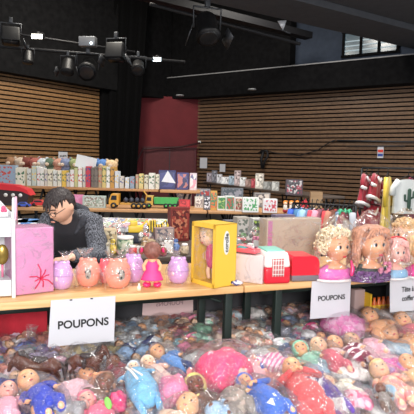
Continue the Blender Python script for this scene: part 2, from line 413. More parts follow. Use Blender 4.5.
# black hose / cable swag on the right wall, rail and cable on the red wall
def wall_curve(pts, r, name, label, cat, m_, fn=on_right, off=.08):
    pp = [fn(x, y, off) for x, y in pts]
    o = MB().tube(pp, r, 8).build(name, m_); return tag(o, label, cat)
wall_curve([(258, 153), (263, 150), (275, 153), (300, 155.5), (318, 150), (330, 142), (336, 140)], .014, 'wall_cable', 'black cable swagging across the right slatted wall', 'cable', M_dkmetal)
t = thing('cable_reel', 'dark metal claw-like reel hanging on the right slatted wall', 'reel', on_right(263, 159, .14), aR)
MB().tube([(-.1, 0, .2), (.12, 0, .24), (.16, 0, .1), (.06, 0, -.05), (.02, 0, -.26)], .035, 8).build('hook', M_dkmetal, t)
MB().tube([(0, 0, .2), (-.06, 0, 0), (-.02, 0, -.27)], .04, 8).build('body', M_dkmetal, t)
wall_curve([(337, 140.5), (414, 142)], .02, 'wall_rail', 'thin horizontal metal rail along the right slatted wall', 'rail', M_metal)
wall_curve([(346, 146), (405, 146)], .014, 'bar', 'short pale bar under the wall rail, above the coloured sticker', 'bar', M_metal)
o = MB().tube([P(128, 178, 15.2), P(133, 168, 15.4), P(143, 149, 15.6), P(160, 148, 15.7), P(180, 147, 15.7), P(200, 143, 15.6)], .03, 8).build('handrail', mat('rail_dark_red', rgb(60, 16, 22), .5))
tag(o, 'dark handrail bending down the red wall above the double door', 'handrail')
# ---------------------------------------------------------------- front trestle tables
ZT1 = .76
TA = PZ(0, 303, ZT1); TB = PZ(390, 276, ZT1); TU = (TB - TA).normalized(); TN = Vector((-TU.y, TU.x, 0)); TANG = math.atan2(TU.y, TU.x)
def TT(s, t, z=ZT1): p = TA + TU * s + TN * t; p.z = z; return p
def st(p): d = Vector((p.x, p.y, 0)) - Vector((TA.x, TA.y, 0)); return d.dot(TU), d.dot(TN)
DEP = .68
M_top = wood('pale_beech_tabletop', rgb(208, 158, 100), rgb(232, 190, 136), 3, .4)
M_leg = mat('dark_green_steel', rgb(28, 42, 38), .5, .2); M_legk = mat('black_steel_leg', rgb(24, 25, 28), .5, .3)
S_J = st(PZ(246, 287, ZT1))[0]
def trestle_table(s0, s1, label, legs, lm):
    t = thing('trestle_table', label, 'table', TT(s0, 0, 0), TANG, 'pale trestle tables at the front')
    L = s1 - s0
    MB().box((L / 2, DEP / 2, ZT1 - .019), (L - .006, DEP, .038), bev=.006).build('tabletop', M_top, t)
    for ls, td in legs:
        MB().box((ls - s0, td, (ZT1 - .04) / 2), (.042, .042, ZT1 - .04), bev=.004).build('leg', lm, t)
    for ls in sorted({round(l[0] - s0, 1) for l in legs}):
        pass
    MB().box((L / 2, .1, ZT1 - .06), (L - .3, .03, .04)).build('apron', lm, t)
    MB().box((L / 2, DEP - .1, ZT1 - .06), (L - .3, .03, .04)).build('apron', lm, t)
    for sgn in (0, 1):
        l = legs[0][0] - s0 if sgn == 0 else legs[-1][0] - s0
        MB().tube([(l, .08, .66), (l - (.25 if l > L / 2 else -.25), .3, ZT1 - .05)], .008, 6).build('brace', lm, t)
    return t
def leg_s(px): return st(PZ(px, 289, ZT1))[0]
lA0, lA1, lB0 = leg_s(-120), leg_s(236), leg_s(295)
trestle_table(S_J - 2.2, S_J, 'left pale wooden trestle table holding the wrapped eggs and the yellow box', [(S_J - 1.95, .06), (S_J - 1.95, .4), (lA1, .06), (lA1 - .03, .4)], M_leg)
trestle_table(S_J, S_J + 2.2, 'right pale wooden trestle table holding the doll styling heads', [(lB0, .06), (lB0 - .03, .4), (S_J + 2.0, .06), (S_J + 2.0, .4)], M_leg)
# cloth hung behind, red cloth at the left
def hanging(name, s0, s1, t0, z0, z1, m_, label, cat, amp=.015, fq=40):
    def fn(u, v):
        s = s0 + (s1 - s0) * u; z = z1 + (z0 - z1) * v
        return TT(s, t0 + amp * (.4 + v) * math.sin(s * fq + 1.3 * math.sin(s * 11)), z)
    o = MB().grid(fn, 160, 6).build(name, m_); md = o.modifiers.new('s', 'SOLIDIFY'); md.thickness = .004
    return tag(o, label, cat)
hanging('table_skirt', leg_s(52), S_J + 2.3, DEP - .03, .02, .715, mat('charcoal_cloth', rgb(58, 58, 62), .9), 'charcoal cloth hung behind the front tables down to the floor', 'cloth', .01, 26)
hanging('red_cloth', S_J - 2.1, leg_s(50), .5, .40, .715, mat('red_cloth', rgb(176, 26, 46), .85, sheen=.3, var=.1), 'red cloth hanging beneath the left end of the front table', 'cloth', .02, 18)
# low display benches covered in white cloth
ZB = .37
M_cloth = mat('white_tablecloth', rgb(216, 216, 218), .8, var=.05, bump=.2)
def bench(t0, t1, label, s0=-.5, s1=3.2):
    t = thing('low_bench', label, 'bench', TT(s0, t0, 0), TANG)
    L = s1 - s0; D = t1 - t0
    MB().box((L / 2, D / 2, ZB / 2 + .005), (L, D, ZB - .01), bev=.01).build('cloth_cover', M_cloth, t)
    MB().box((L / 2, D / 2, ZB + .002), (L - .02, D - .02, .012), bev=.004).build('top_board', M_cloth, t)
    return t
bench(-1.3, .025, 'low white-covered bench in front of the table legs, heaped with bagged dolls')
bench(.095, .365, 'narrow low white-covered bench between the front and rear table legs')
bench(.435, .63, 'low white-covered bench behind the rear table legs under the tables')
# paper signs
def sign(cs, label, lines, sizes, off=.004, tape=True, w=None):
    """cs: pixel corners tl, tr, br, bl hung on the front edge of the tables"""
    tl, tr, br, bl = [None] * 4
    def onf(px, py):
        r = ray(px, py); p0 = TA - TN * off; t = (p0 - CAM).dot(TN) / r.dot(TN); return CAM + r * t
    pts = [onf(*c) for c in cs]; cen = sum(pts, Vector()) / 4
    t = thing('paper_sign', label, 'sign', cen, TANG); inv = Matrix.Rotation(-TANG, 4, 'Z')
    lp = [inv @ (p - cen) for p in pts]
    m_ = MB(); m_.prism([(p.x, p.z) for p in lp], .0015); m_.build('sheet', M_paper, t, smooth=False)
    wid = (lp[1] - lp[0]).length; tilt = math.atan2(lp[1].z - lp[0].z, lp[1].x - lp[0].x)
    for (body, size, x, z, xs) in lines:
        text(body, size, M_ink, t, (x, -.0016, z), (PI / 2, -tilt * .9, 0), bold=.0009 if size < .05 else .0014, xs=xs, ext=.0004)
    for k in (.3, .62) if tape else ():
        p = lp[0].lerp(lp[1], k); MB().box((p.x, -.002, p.z - .004), (.012, .002, .006)).build('staple', M_metal, t, smooth=False)
    return t
sign([(51, 300.5), (115.5, 296), (114, 341), (48, 347)], 'white paper sign reading POUPONS on the left front table edge above the toy horses', [('POUPONS', .054, .003, -.012, .98)], None)
sign([(312, 281.5), (351, 279), (349.5, 316), (310, 319)], 'white paper sign reading POUPONS hung below the blonde styling head', [('POUPONS', .041, .003, .006, 1.0)], None)
sign([(390, 277.5), (432, 274), (431, 309), (390, 312.5)], 'white paper sign reading Tete a coiffer at the right edge of the photo', [('Tête à', .046, -.03, .028, .8), ('coiffer', .046, -.024, -.03, .8)], None)
# sheet seen from behind on the rear edge
t = thing('paper_sign', 'pinkish paper sheet seen from its back under the left table, writing showing through', 'sign', TT(0, 0, 0), TANG)
def onrear(px, py):
    r = ray(px, py); p0 = TA + TN * (DEP - .07); q_ = (p0 - CAM).dot(TN) / r.dot(TN); return CAM + r * q_
pa, pb = onrear(142, 318), onrear(193, 316); pc = onrear(142, 284); cen = (pa + pb) / 2; cen.z = (pa.z + min(pc.z, .70)) / 2
t.location = cen; hh = min(pc.z, .70) - pa.z; ww = (pb - pa).length
MB().prism([(-ww / 2, -hh / 2), (ww / 2, -hh / 2 + .003), (ww / 2 - .004, hh / 2), (-ww / 2 + .012, hh / 2)], .0015).build('sheet', mat('pinkish_paper', rgb(214, 186, 186), .7), t, smooth=False)
M_faint = mat('faint_ink', rgb(146, 112, 118), .8)
text('DE', .048, M_faint, t, (.03, -.0012, .045), (PI / 2, 0, 0), mirror=True)
text('POUPONS', .04, M_faint, t, (.01, -.0012, -.03), (PI / 2, 0, 0), mirror=True)
# things under the right table
t = thing('bottle_box', 'black display box with yellow and orange bottles under the right table', 'box', PZ(378, 312, ZB + .02) , TANG)
loc = P(378, 306, 3.28); t.location = (loc.x, loc.y, ZB + .012)
MB().box((0, 0, .03), (.21, .1, .06)).build('tray', M_black, t, smooth=False)
MB().box((0, .06, .13), (.21, .02, .26)).build('backboard', M_black, t, smooth=False)
MB().box((-.1, -.0, .125), (.012, .1, .19)).build('side_panel', mat('yellow_card', rgb(225, 180, 40), .5), t, smooth=False)
for k in range(5):
    b = MB(); b.lathe([(.014, .062), (.017, .075), (.017, .14), (.009, .16), (.009, .18)], 10, TR((-.07 + k * .037, 0, 0)))
    b.build('bottle', mat('orange_bottle', rgb(205, 95, 35), .3), t)
    MB().lathe([(.0175, .1), (.0175, .13)], 10, TR((-.07 + k * .037, 0, 0))).build('bottle_label', mat('yellow_card', (0, 0, 0)), t)
o = MB().box((0, 0, .12), (.08, .05, .24), bev=.004).build('cardboard_panel', mat('pinkish_card', rgb(178, 152, 150), .8)); pp = P(357, 306, 3.26); o.location = (pp.x, pp.y, ZB + .01); o.rotation_euler.z = TANG
tag(o, 'dull pinkish cardboard panel standing beside the black bottle box', 'cardboard')
# ---------------------------------------------------------------- heads
def face_fn(baby=0, grown=1):
    g = lambda c, cx, cz, sx, sz: math.exp(-((c.x - cx) / sx) ** 2 - ((c.z - cz) / sz) ** 2)
    def fn(c):
        c = c.copy(); f = max(0, -c.y)
        z = c.z
        if z < 0:
            k = 1 - (.34 - .16 * baby) * (-z) ** 1.4; c.x *= k
        c.x *= 1 + .05 * baby * math.exp(-((z + .3) / .3) ** 2)
        o = c.copy(); front = f > .3
        if front:
            d = 0
            for s in (-1, 1):
                d -= .11 * g(o, s * .33, .03, .2, .13)
                d += (.05 + .06 * baby) * g(o, s * .42, -.36, .22, .22)
                d += .03 * g(o, s * .33, .24, .25, .07)
            d += (.24 - .08 * baby) * g(o, 0, -.2, .09, .11) + .09 * g(o, 0, -.02, .07, .16)
            d += .07 * g(o, 0, -.5, .2, .045) + .065 * g(o, 0, -.6, .16, .045) - .05 * g(o, 0, -.55, .18, .02)
            d += .09 * g(o, 0, -.82, .2, .14)
            c.y -= d
        if c.y > 0: c.y *= 1.06
        return c
    return fn
def skin(k, c): return mat('vinyl_skin_' + k, rgb(*c), .42, var=.03)
SK = dict(peach=skin('peach', (242, 198, 164)), orange=skin('orange', (242, 182, 138)), pink=skin('pink', (238, 178, 162)), tan=skin('tan', (232, 168, 128)),
          brown=skin('brown', (126, 76, 54)), dark=skin('dark', (84, 52, 42)), pale=skin('pale', (240, 205, 175)))
M_eye_w = mat('eye_white', rgb(240, 240, 240), .2); M_eye_d = mat('dark_eye', rgb(30, 24, 24), .15); M_eye_b = mat('blue_iris', rgb(70, 110, 160), .2)
M_lip = mat('lip_pink', rgb(205, 85, 95), .35); M_lipr = mat('lip_red', rgb(190, 40, 50), .35); M_brow = mat('brow_brown', rgb(110, 75, 50), .7)
HEADMESH = {}
def add_head(parent, r, sk, baby=1, M=None, hi=False, iris=None, open_eyes=True, lips=None, lashes=False, es=1.0):
    """head centred at the origin, looks along -y"""
    key = (round(r, 4), sk, baby, hi, str(M))
    Mx = M or Matrix()
    b = MB(); n = (40, 28) if hi else (22, 14)
    b.ball((0, 0, 0), (r * .86, r * .92, r), Mx, *n, fn=face_fn(baby))
    for s in (-1, 1): b.ball((s * r * .84, r * .08, -r * .08), (r * .08, r * .14, r * .2), Mx, 8, 6)
    h = b.build('head', SK[sk] if isinstance(sk, str) else sk, parent)
    for s in (-1, 1):
        ex, ey, ez = s * r * .29, -r * .75, r * .03
        if open_eyes:
            MB().ball((ex, ey, ez), (r * .15 * es, r * .085, r * .1 * es), Mx, 12, 8).build('eye', M_eye_w, h)
            e = MB(); e.ball((ex, ey - r * .07, ez), (r * .08 * es, r * .03, r * .088 * es), Mx, 10, 8); e.build('iris', iris or M_eye_d, h)
            if lashes: MB().tube([(ex - r * .16, ey - r * .03, ez + r * .04), (ex, ey - r * .09, ez + r * .11), (ex + r * .17, ey - r * .02, ez + r * .05)], r * .018, 5, M=Mx).build('lashes', M_eye_d, h)
        else:
            MB().tube([(ex - r * .13, ey - r * .03, ez), (ex, ey - r * .07, ez - r * .05), (ex + r * .13, ey - r * .02, ez)], r * .025, 5, M=Mx).build('closed_eye', M_brow, h)
        MB().tube([(ex - r * .16, ey - r * .02, ez + r * .22), (ex, ey - r * .07, ez + r * .28), (ex + r * .16, ey + r * .0, ez + r * .23)], r * .022, 5, M=Mx).build('eyebrow', M_brow, h)
    MB().ball((0, -r * .97, -r * .55), (r * .17, r * .05, r * .065), Mx, 12, 8).build('lips', lips or M_lip, h)
    return h
def bag(parent, fn, nu, nv, m_, jit=.006, seed=0, name='plastic_bag'):
    b = MB(); b.grid(fn, nu, nv); b.jitter(jit, 28, seed)
    return b.build(name, m_, parent, smooth=False)
F_bag = film('clear_bag_film', .035, .42, 24); F_bag2 = film('hazy_bag_film', .07, .4, 18); F_wrap = film('tight_wrap_film', .03, .25, 9)
F_head = film('bust_bag_film', .035, .34, 14)
# egg toys in bags
def egg(px, py, w, h, col, deco, label, seed, face=True):
    p = PZ(px, py, ZT1); d = p.y; W = w * d / F / 2; H = h * d / F
    t = thing('wrapped_egg_toy', label, 'toy egg', p + Vector((0, 0, .001)), TANG * .3 + (.15 if seed % 2 else -.1), 'egg shaped toys in clear bags')
    m_ = mat('egg_' + '_'.join(map(str, col)), rgb(*col), .35, coat=.4, var=.04)
    b = MB(); prof = [(W * .45, 0), (W * .78, H * .08), (W * .97, H * .3), (W, H * .5), (W * .92, H * .72), (W * .66, H * .9), (W * .3, H * .985), (W * .04, H)]
    b.lathe(prof, 26, sq=(1, .86)); b.build('shell', m_, t)
    MB().tube([(math.cos(a) * W * 1.01, math.sin(a) * W * .87, H * .5) for a in [k * 2 * PI / 26 for k in range(27)]], W * .035, 6).build('seam_ring', mat('seam_' + '_'.join(map(str, col)), rgb(*[int(c * .9) for c in col]), .4), t)
    for s in (-1, 1): MB().ball((s * W * .52, 0, H * .93), (W * .2, W * .12, H * .08), None, 10, 8).build('ear', m_, t)
    if deco:
        dm = mat('egg_print', rgb(150, 140, 130), .5)
        q = MB(); q.ball((W * .18, -W * .80, H * .5), (W * .28, W * .1, H * .2), None, 14, 10); q.build('face_print', dm, t)
        q = MB()
        for (x, z, r_) in ((-.02, .08, .07), (.36, .1, .06), (.17, -.09, .08)): q.ball((W * (.0 + x), -W * .885, H * (.5 + z)), (W * r_, W * .03, H * r_ * .6), None, 8, 6)
        q.build('print_marks', M_dkmetal, t)
    else:
        MB().ball((-W * .45, -W * .76, H * .42), (W * .16, W * .06, H * .09), None, 10, 8).build('face_print', mat('pale_print', rgb(235, 190, 200), .4), t)
    def fn(u, v):
        a = u * 2 * PI
        if v < .8:
            k = v / .8; r_ = W * (1.12 * math.sin(PI * min(1, .28 + k * .66)) + .06); z = k * H * 1.05 + .001
            if k < .2: r_ = W * (1.08)
        else:
            k = (v - .8) / .2; r_ = W * (.12 + .5 * k + .1 * math.sin(a * 5)); z = H * (1.05 + .28 * k)
        return Vector((math.cos(a) * r_ + (.02 if v > .8 else 0) * (1 if seed % 2 else -1), math.sin(a) * r_ * .9, z))
    bag(t, fn, 26, 12, F_bag, .005, seed); return t
LIL, SAL, COR = (206, 160, 214), (240, 148, 128), (236, 92, 104)
egg(62, 289, 22, 29, LIL, False, 'lilac egg toy in a clear bag, first right of the pink box', 1)
egg(88, 286, 25, 29, SAL, True, 'salmon egg toy with a grey face print in a bag, in front of the seller', 2)
egg(106, 283, 17, 25, COR, False, 'coral red egg toy half hidden between the two salmon eggs', 3)
egg(133, 282, 22, 29, LIL, False, 'lilac egg toy partly behind the second salmon egg, left of the pink-dressed doll', 4)
egg(118, 287.5, 26, 30, SAL, True, 'salmon egg toy with a dark animal print, second salmon one from the pink box', 5)
egg(178, 283, 22, 27, LIL, False, 'lilac egg toy in a bag between the pink-dressed doll and the yellow box', 6)
# pink wrapped carton
p0, p1 = PZ(14, 297.5, ZT1), PZ(53, 291.5, ZT1); L = (p1 - p0).length; ang = math.atan2((p1 - p0).y, (p1 - p0).x)
t = thing('pink_carton', 'tall pink wrapped carton with a scribbled red flower, left of the eggs', 'box', (p0 + p1) / 2 + Vector((0, 0, .001)), ang - .12)
M_pk = mat('pink_carton_paper', rgb(212, 142, 184), .45, var=.05, vscale=14, coat=.2)
MB().box((0, .09, .165), (L, .18, .325), bev=.006).jitter(.002, 10, 2).build('carton', M_pk, t)
MB().box((0, .09, .1655), (L + .004, .184, .331), bev=.007).jitter(.004, 14, 5).build('wrap', F_wrap, t, smooth=False)
cx, cz = L * .16, .075
for a, l in ((100, .075), (60, .05), (20, .045), (-30, .07), (-75, .045), (-120, .055), (165, .055), (200, .03)):
    x1, z1 = cx + math.cos(R(a)) * l, cz + math.sin(R(a)) * l
    xm, zm = (cx + x1) / 2 + .008, (cz + z1) / 2 + .006
    MB().tube([(cx, -.004, cz), (xm, -.004, zm), (min(x1, L / 2 - .002), -.004, z1)], .0028, 6).build('red_stroke', mat('red_marker', rgb(212, 30, 78), .4), t)
# white doll wardrobe with a scalloped top
pw0, pw1 = PZ(-34, 303, ZT1), PZ(14, 299, ZT1); L = (pw1 - pw0).length
t = thing('doll_wardrobe', 'white wooden doll wardrobe with a pointed scalloped top at the left edge', 'toy furniture', pw1 + Vector((0, .02, .001)), TANG - .02)
M_wt = mat('white_lacquer', rgb(222, 222, 224), .4); M_pke = mat('pink_edge_paint', rgb(232, 178, 200), .4)
H = .47; D = .30
def scal(w, z0, h1, h2, n=14):
    pts = [(-w / 2, z0), (w / 2, z0), (w / 2, h1)]
    for k in range(1, n): 
        u = k / n; x = w / 2 - w * u; s = math.sin(PI * u) ** 2.2; pts.append((x, h1 + (h2 - h1) * s))
    pts.append((-w / 2, h1)); return pts
side = MB(); side.prism([(z_x, z_z) for z_x, z_z in scal(D, 0, H * .8, H)], .016, TR((0, D / 2, 0), rz=PI / 2)); side.build('side_panel', M_wt, t, smooth=False)
e = MB(); e.tube([Vector((.001, D / 2 + x * 1.0, z)) for x, z in scal(D, .002, H * .8, H)[1:]] , .006, 6); e.build('edge_trim', M_pke, t)
side = MB(); side.prism([(x, z) for x, z in scal(D, 0, H * .8, H)], .016, TR((-L, D / 2, 0), rz=PI / 2)); side.build('side_panel', M_wt, t, smooth=False)
MB().prism([(x - L / 2, z) for x, z in scal(L * .98, 0, H * .8, H * .97)], .012, TR((0, D - .03, 0))).build('back_panel', M_wt, t, smooth=False)
for z, nm in ((.30, 'shelf'), (.07, 'shelf'), (.015, 'shelf')): MB().box((-L / 2 - .008, D / 2, z), (L - .02, D - .03, .016)).build(nm, M_wt, t, smooth=False)
MB().box((-L / 2 - .008, .012, .345), (L - .02, .014, .075), bev=.004).build('cornice', M_wt, t, smooth=False)
MB().box((-L / 2 - .008, .012, .05), (L - .02, .014, .07), bev=.004).build('drawer_front', M_wt, t, smooth=False)
MB().prism([(-L * .5 + x, z) for x, z in scal(L * .7, .39, .42, .475)], .01, TR((0, .01, 0))).build('pediment', M_wt, t, smooth=False)
for x, z, r_ in ((-.05, .43, .011), (-.042, .418, .008), (-.055, .418, .008)): MB().ball((x, .004, z), (r_, .003, r_), None, 10, 6).build('flower_decal', mat('decal_rose', rgb(205, 80, 120), .5), t)
o = MB().ball((-.06, .06, .20), (.03, .012, .05), None, 14, 10).build('hand_mirror', mat('gold_mirror', rgb(150, 125, 60), .25, .7)); o.parent = t
MB().tube([(-.06, .06, .15), (-.06, .06, .09)], .006, 6).build('mirror_handle', mat('rose_plastic', rgb(220, 120, 150), .4), t)
# doll seen from behind, pink dress
p = PZ(152, 287, ZT1); t = thing('standing_doll', 'small doll in hot pink dress seen from behind, brown pigtails with pink ribbons', 'doll', p + Vector((0, 0, .001)), TANG * .2)
M_hot = mat('hot_pink_cloth', rgb(240, 66, 140), .6, var=.08, vscale=30); M_hotg = mat('hot_pink_plastic', rgb(236, 50, 120), .3, coat=.3)
M_hairb = mat('brown_doll_hair', rgb(132, 82, 70), .5, var=.2, vscale=60, bump=.5)
b = MB(); b.lathe([(.018, .15), (.03, .135), (.034, .115), (.04, .09), (.058, .045), (.06, .04), (.02, .05)], 26, sq=(1, .75)); b.build('dress', M_hot, t)
b = MB(); b.tube([(-.028, 0, .14), (-.045, -.01, .115), (-.04, -.03, .1)], [.011, .01, .009], 8, 'round'); b.tube([(.028, 0, .14), (.045, -.01, .115), (.04, -.03, .1)], [.011, .01, .009], 8, 'round')
b.tube([(0, 0, .02 + .1), (0, 0, .165)], .022, 10)
b.build('body', SK['orange'], t)
for s in (-1, 1): MB().tube([(s * .022, 0, .06), (s * .024, 0, .02)], .013, 8).build('leg', SK['orange'], t)
for s in (-1, 1): MB().ball((s * .028, .002, .013), (.023, .032, .016), None, 14, 8).build('shoe', M_hotg, t)
h = add_head(t, .042, 'orange', 1, TR((0, 0, .19), rz=PI)); 
MB().ball((0, -.006, .198), (.049, .048, .047), None, 20, 14).jitter(.002, 60).build('hair', M_hairb, t)
for s in (-1, 1):
    MB().ball((s * .057, 0, .195), (.017, .015, .022), None, 12, 8).jitter(.002, 70).build('pigtail', M_hairb, t)
    MB().tube([(s * .05, -.01, .2), (s * .055, -.018, .212), (s * .06, -.014, .19), (s * .05, -.01, .2)], .006, 6).build('ribbon', M_hotg, t)
o = MB().lathe([(.011, 0), (.011, .02), (.006, .024), (.006, .036), (.001, .037)], 12).build('small_bottle', mat('cream_plastic', rgb(240, 230, 205), .4)); o.location = PZ(139, 290.5, ZT1) + Vector((0, 0, .001)); tag(o, 'tiny cream bottle standing at the table edge left of the pink-dressed doll', 'bottle')
# yellow doll box
pa, pb, pc = PZ(191, 282, ZT1), PZ(214, 289, ZT1), PZ(229, 283, ZT1)
def between(a, b): return (b - a).length, math.atan2((b - a).y, (b - a).x)
Wf, af = between(pa, pb); Ws, as_ = between(pb, pc)
HY = P(214, 225, pb.y).z - ZT1 
M_yel = mat('yellow_box_card', rgb(236, 192, 66), .45)
t = thing('yellow_doll_box', 'bright yellow window box with a doll inside, near the middle of the front table', 'doll box', pb + Vector((0, 0, .001)), af)
# local x: from pa(-Wf) to pb(0); depth along +y
Dy = Ws * math.sin(as_ - af) + .0; Dy = max(Dy, .09)
th = .004
MB().box((-Wf / 2, Dy - th / 2, HY / 2), (Wf, th, HY)).build('back_panel', M_yel, t, smooth=False)
MB().box((-th / 2, Dy / 2, HY / 2), (th, Dy, HY)).build('side_panel', M_yel, t, smooth=False)
MB().box((-Wf + th / 2, Dy / 2, HY / 2), (th, Dy, HY)).build('side_panel', M_yel, t, smooth=False)
MB().box((-Wf / 2, Dy / 2, HY - th / 2), (Wf, Dy, th)).build('top_panel', M_yel, t, smooth=False)
MB().box((-Wf / 2, Dy / 2, th / 2), (Wf, Dy, th)).build('bottom_panel', M_yel, t, smooth=False)
f = MB()
for c, d in (((-.008, 0, HY / 2), (.016, th, HY)), ((-Wf + .008, 0, HY / 2), (.016, th, HY)), ((-Wf / 2, 0, HY - .012), (Wf, th, .024)), ((-Wf / 2, 0, .012), (Wf, th, .024))): f.box(c, d)
f.build('front_frame', M_yel, t, smooth=False)
MB().box((-Wf / 2, .002, HY / 2), (Wf - .03, .001, HY - .05)).build('window_film', F_wrap, t, smooth=False)
MB().box((-Wf / 2, Dy - .012, HY / 2), (Wf - .02, .004, HY - .02)).build('inner_card', multi('inner_card_print', [rgb(150, 120, 110), rgb(190, 160, 150), rgb(120, 90, 100)], 12), t, smooth=False)
# lettering on the right side
sg = MB(); pts = []
for k in range(24):
    a = 2 * PI * k / 24; pts.append((.022 * math.cos(a), .062 * math.sin(a) ** 1 if abs(math.sin(a)) < 2 else 0))
sg.prism([(x * 1.0, z * 1.05) for x, z in pts], .0015, TR((.0012, Dy * .52, HY * .70), rz=PI / 2)); sg.build('logo_plate', M_white, t, smooth=False)
text('corolle', .036, M_dkmetal, t, (.0026, Dy * .52, HY * .70), (PI / 2, 0, PI / 2), name='logo', bold=.0006).rotation_euler = Matrix(((0, 0, 1), (-0, -1, 0), (1, 0, 0))).to_euler() if False else (0, -PI / 2, PI)
text('C', .022, M_ink, t, (.0014, Dy * .82, .016), (PI / 2, 0, PI / 2), name='logo', bold=.001)
# doll inside the box (its own thing)
dc = t.matrix_basis @ Vector((-Wf * .52, Dy * .45, 0))
dl = thing('boxed_doll', 'blonde doll in rose clothes lying behind the window of the yellow box', 'doll', dc + Vector((0, 0, ZT1 * 0 + .012)), af, scale=1.0)
s_ = Wf / .12
add_head(dl, .034 * s_, 'peach', 1, TR((-.018 * s_, -.006, HY * .72), ry=-.3), open_eyes=True)
MB().ball((-.02 * s_, .008, HY * .755), (.043 * s_, .036 * s_, .042 * s_), None, 14, 10).jitter(.003, 60).build('hair', mat('blond_doll_hair', rgb(216, 180, 120), .5, var=.2, vscale=50, bump=.4), dl)
MB().tube([(-.012, 0, HY * .6), (.0, 0, HY * .45), (.004, 0, HY * .3)], [.024, .038, .034], 12, 'round').build('rose_suit', mat('rose_cloth', rgb(196, 72, 110), .7), dl)
for s in (-1, 1):
    MB().tube([(s * .016, 0, HY * .3), (s * .024, -.008, HY * .17), (s * .02, -.004, HY * .06)], [.014, .012, .011], 8, 'round').build('leg', SK['peach'], dl)
    MB().tube([(s * .02, 0, HY * .55), (s * .036, -.01, HY * .45), (s * .03, -.014, HY * .36)], [.011, .01, .009], 8, 'round').build('arm', SK['peach'], dl)
# beige carton with pink play set on it
pa, pb = PZ(230, 280, ZT1), PZ(264, 285, ZT1); pbk = PZ(263, 284.5, ZT1)
Wf, af = between(PZ(229, 279, ZT1), PZ(249, 286, ZT1))
pa, pb = PZ(231, 280.5, ZT1), PZ(262, 284.5, ZT1); Wf, af = between(pa, pb); HB = .155
t = thing('beige_carton', 'plain pale pinkish carton between the yellow box and the red-and-white carrier', 'box', (pa + pb) / 2 + Vector((0, 0, .001)), af)
MB().box((0, .075, HB / 2), (Wf, .15, HB), bev=.003).build('carton', mat('pale_carton', rgb(222, 206, 204), .6), t)
MB().box((0, .075, HB / 2), (Wf + .004, .154, HB + .004), bev=.004).jitter(.003, 18, 4).build('wrap', F_wrap, t, smooth=False)
tp = (pa + pb) / 2 + Vector((0, .07, HB + .006))
t = thing('pink_play_tray', 'coral pink toy tray with a handle lying on the pale carton', 'toy', tp, af - .1)
MB().box((.0, 0, .012), (.15, .075, .022), bev=.006).build('tray', mat('coral_plastic', rgb(236, 100, 112), .3, coat=.3), t)
MB().box((-.03, .005, .028), (.06, .04, .012), bev=.004).build('insert', mat('teal_plastic', rgb(90, 190, 190), .35), t)
MB().tube([(-.06, -.02, .024), (-.03, -.03, .045), (.04, -.03, .04), (.06, -.02, .024)], .005, 6).build('handle', mat('pink_plastic2', rgb(240, 150, 165), .3), t)
t = thing('teal_toy', 'small teal plastic piece beside the coral tray on the pale carton', 'toy', tp + Vector((-.105, .02, 0)), af)
MB().box((0, 0, .01), (.05, .06, .02), bev=.005).build('block', mat('teal_plastic', (0, 0, 0)), t)
# red and white pet carrier
pa, pb = PZ(264, 286, ZT1), PZ(286, 288.5, ZT1); pa, pb = PZ(264, 284.5, ZT1), PZ(291, 284, ZT1)
Wc, ac = between(pa, pb); Hc = P(275, 254, pa.y).z - ZT1
t = thing('toy_pet_carrier', 'toy pet carrier with red base, white top and grille door', 'toy', (pa + pb) / 2 + Vector((0, 0, .001)), ac + .05)
M_rp = mat('red_plastic', rgb(226, 34, 54), .3, coat=.4); M_wp = mat('white_plastic', rgb(242, 236, 232), .35)
MB().box((0, .11, Hc * .27), (Wc * .96, .22, Hc * .54), bev=.014).build('base', M_rp, t)
MB().box((0, .11, Hc * .77), (Wc, .225, Hc * .5), bev=.02, taper=.86).build('lid', M_wp, t)
MB().box((0, .12, Hc * 1.02), (Wc * .7, .16, .012), bev=.005).build('roof_panel', mat('mint_plastic', rgb(140, 205, 190), .4), t)
g = MB()
for k in range(5): g.tube([(-Wc * .2 + k * Wc * .1, -.006, Hc * .25), (-Wc * .2 + k * Wc * .1, -.006, Hc * .82)], .002, 6)
for k in range(4): g.tube([(-Wc * .22, -.006, Hc * (.32 + k * .15)), (Wc * .22, -.006, Hc * (.32 + k * .15))], .002, 6)
g.build('grille_door', M_wp, t)
MB().box((0, -.0005, Hc * .54), (Wc * .46, .006, Hc * .58), bev=.002).build('door_opening', mat('door_shade', rgb(190, 110, 110), .6), t)
# red rounded case
pa, pb = PZ(292, 282, ZT1), PZ(319, 281, ZT1); Wc, ac = between(pa, pb)
t = thing('red_toy_case', 'shiny red rounded plastic case with grey base, left of the blonde styling head', 'toy', (pa + pb) / 2 + Vector((0, 0, .001)), ac - .04)
MB().box((0, .09, .017), (Wc, .18, .034), bev=.006).build('base', mat('grey_plastic', rgb(120, 112, 118), .4), t)
MB().prism([(-Wc * .5, .034), (Wc * .5, .034), (Wc * .5, .1), (Wc * .47, .122), (Wc * .4, .138), (Wc * .3, .145), (-Wc * .42, .145), (-Wc * .48, .135), (-Wc * .5, .12)], .17, TR((0, .005, 0))).build('lid', M_rp, t, smooth=False)
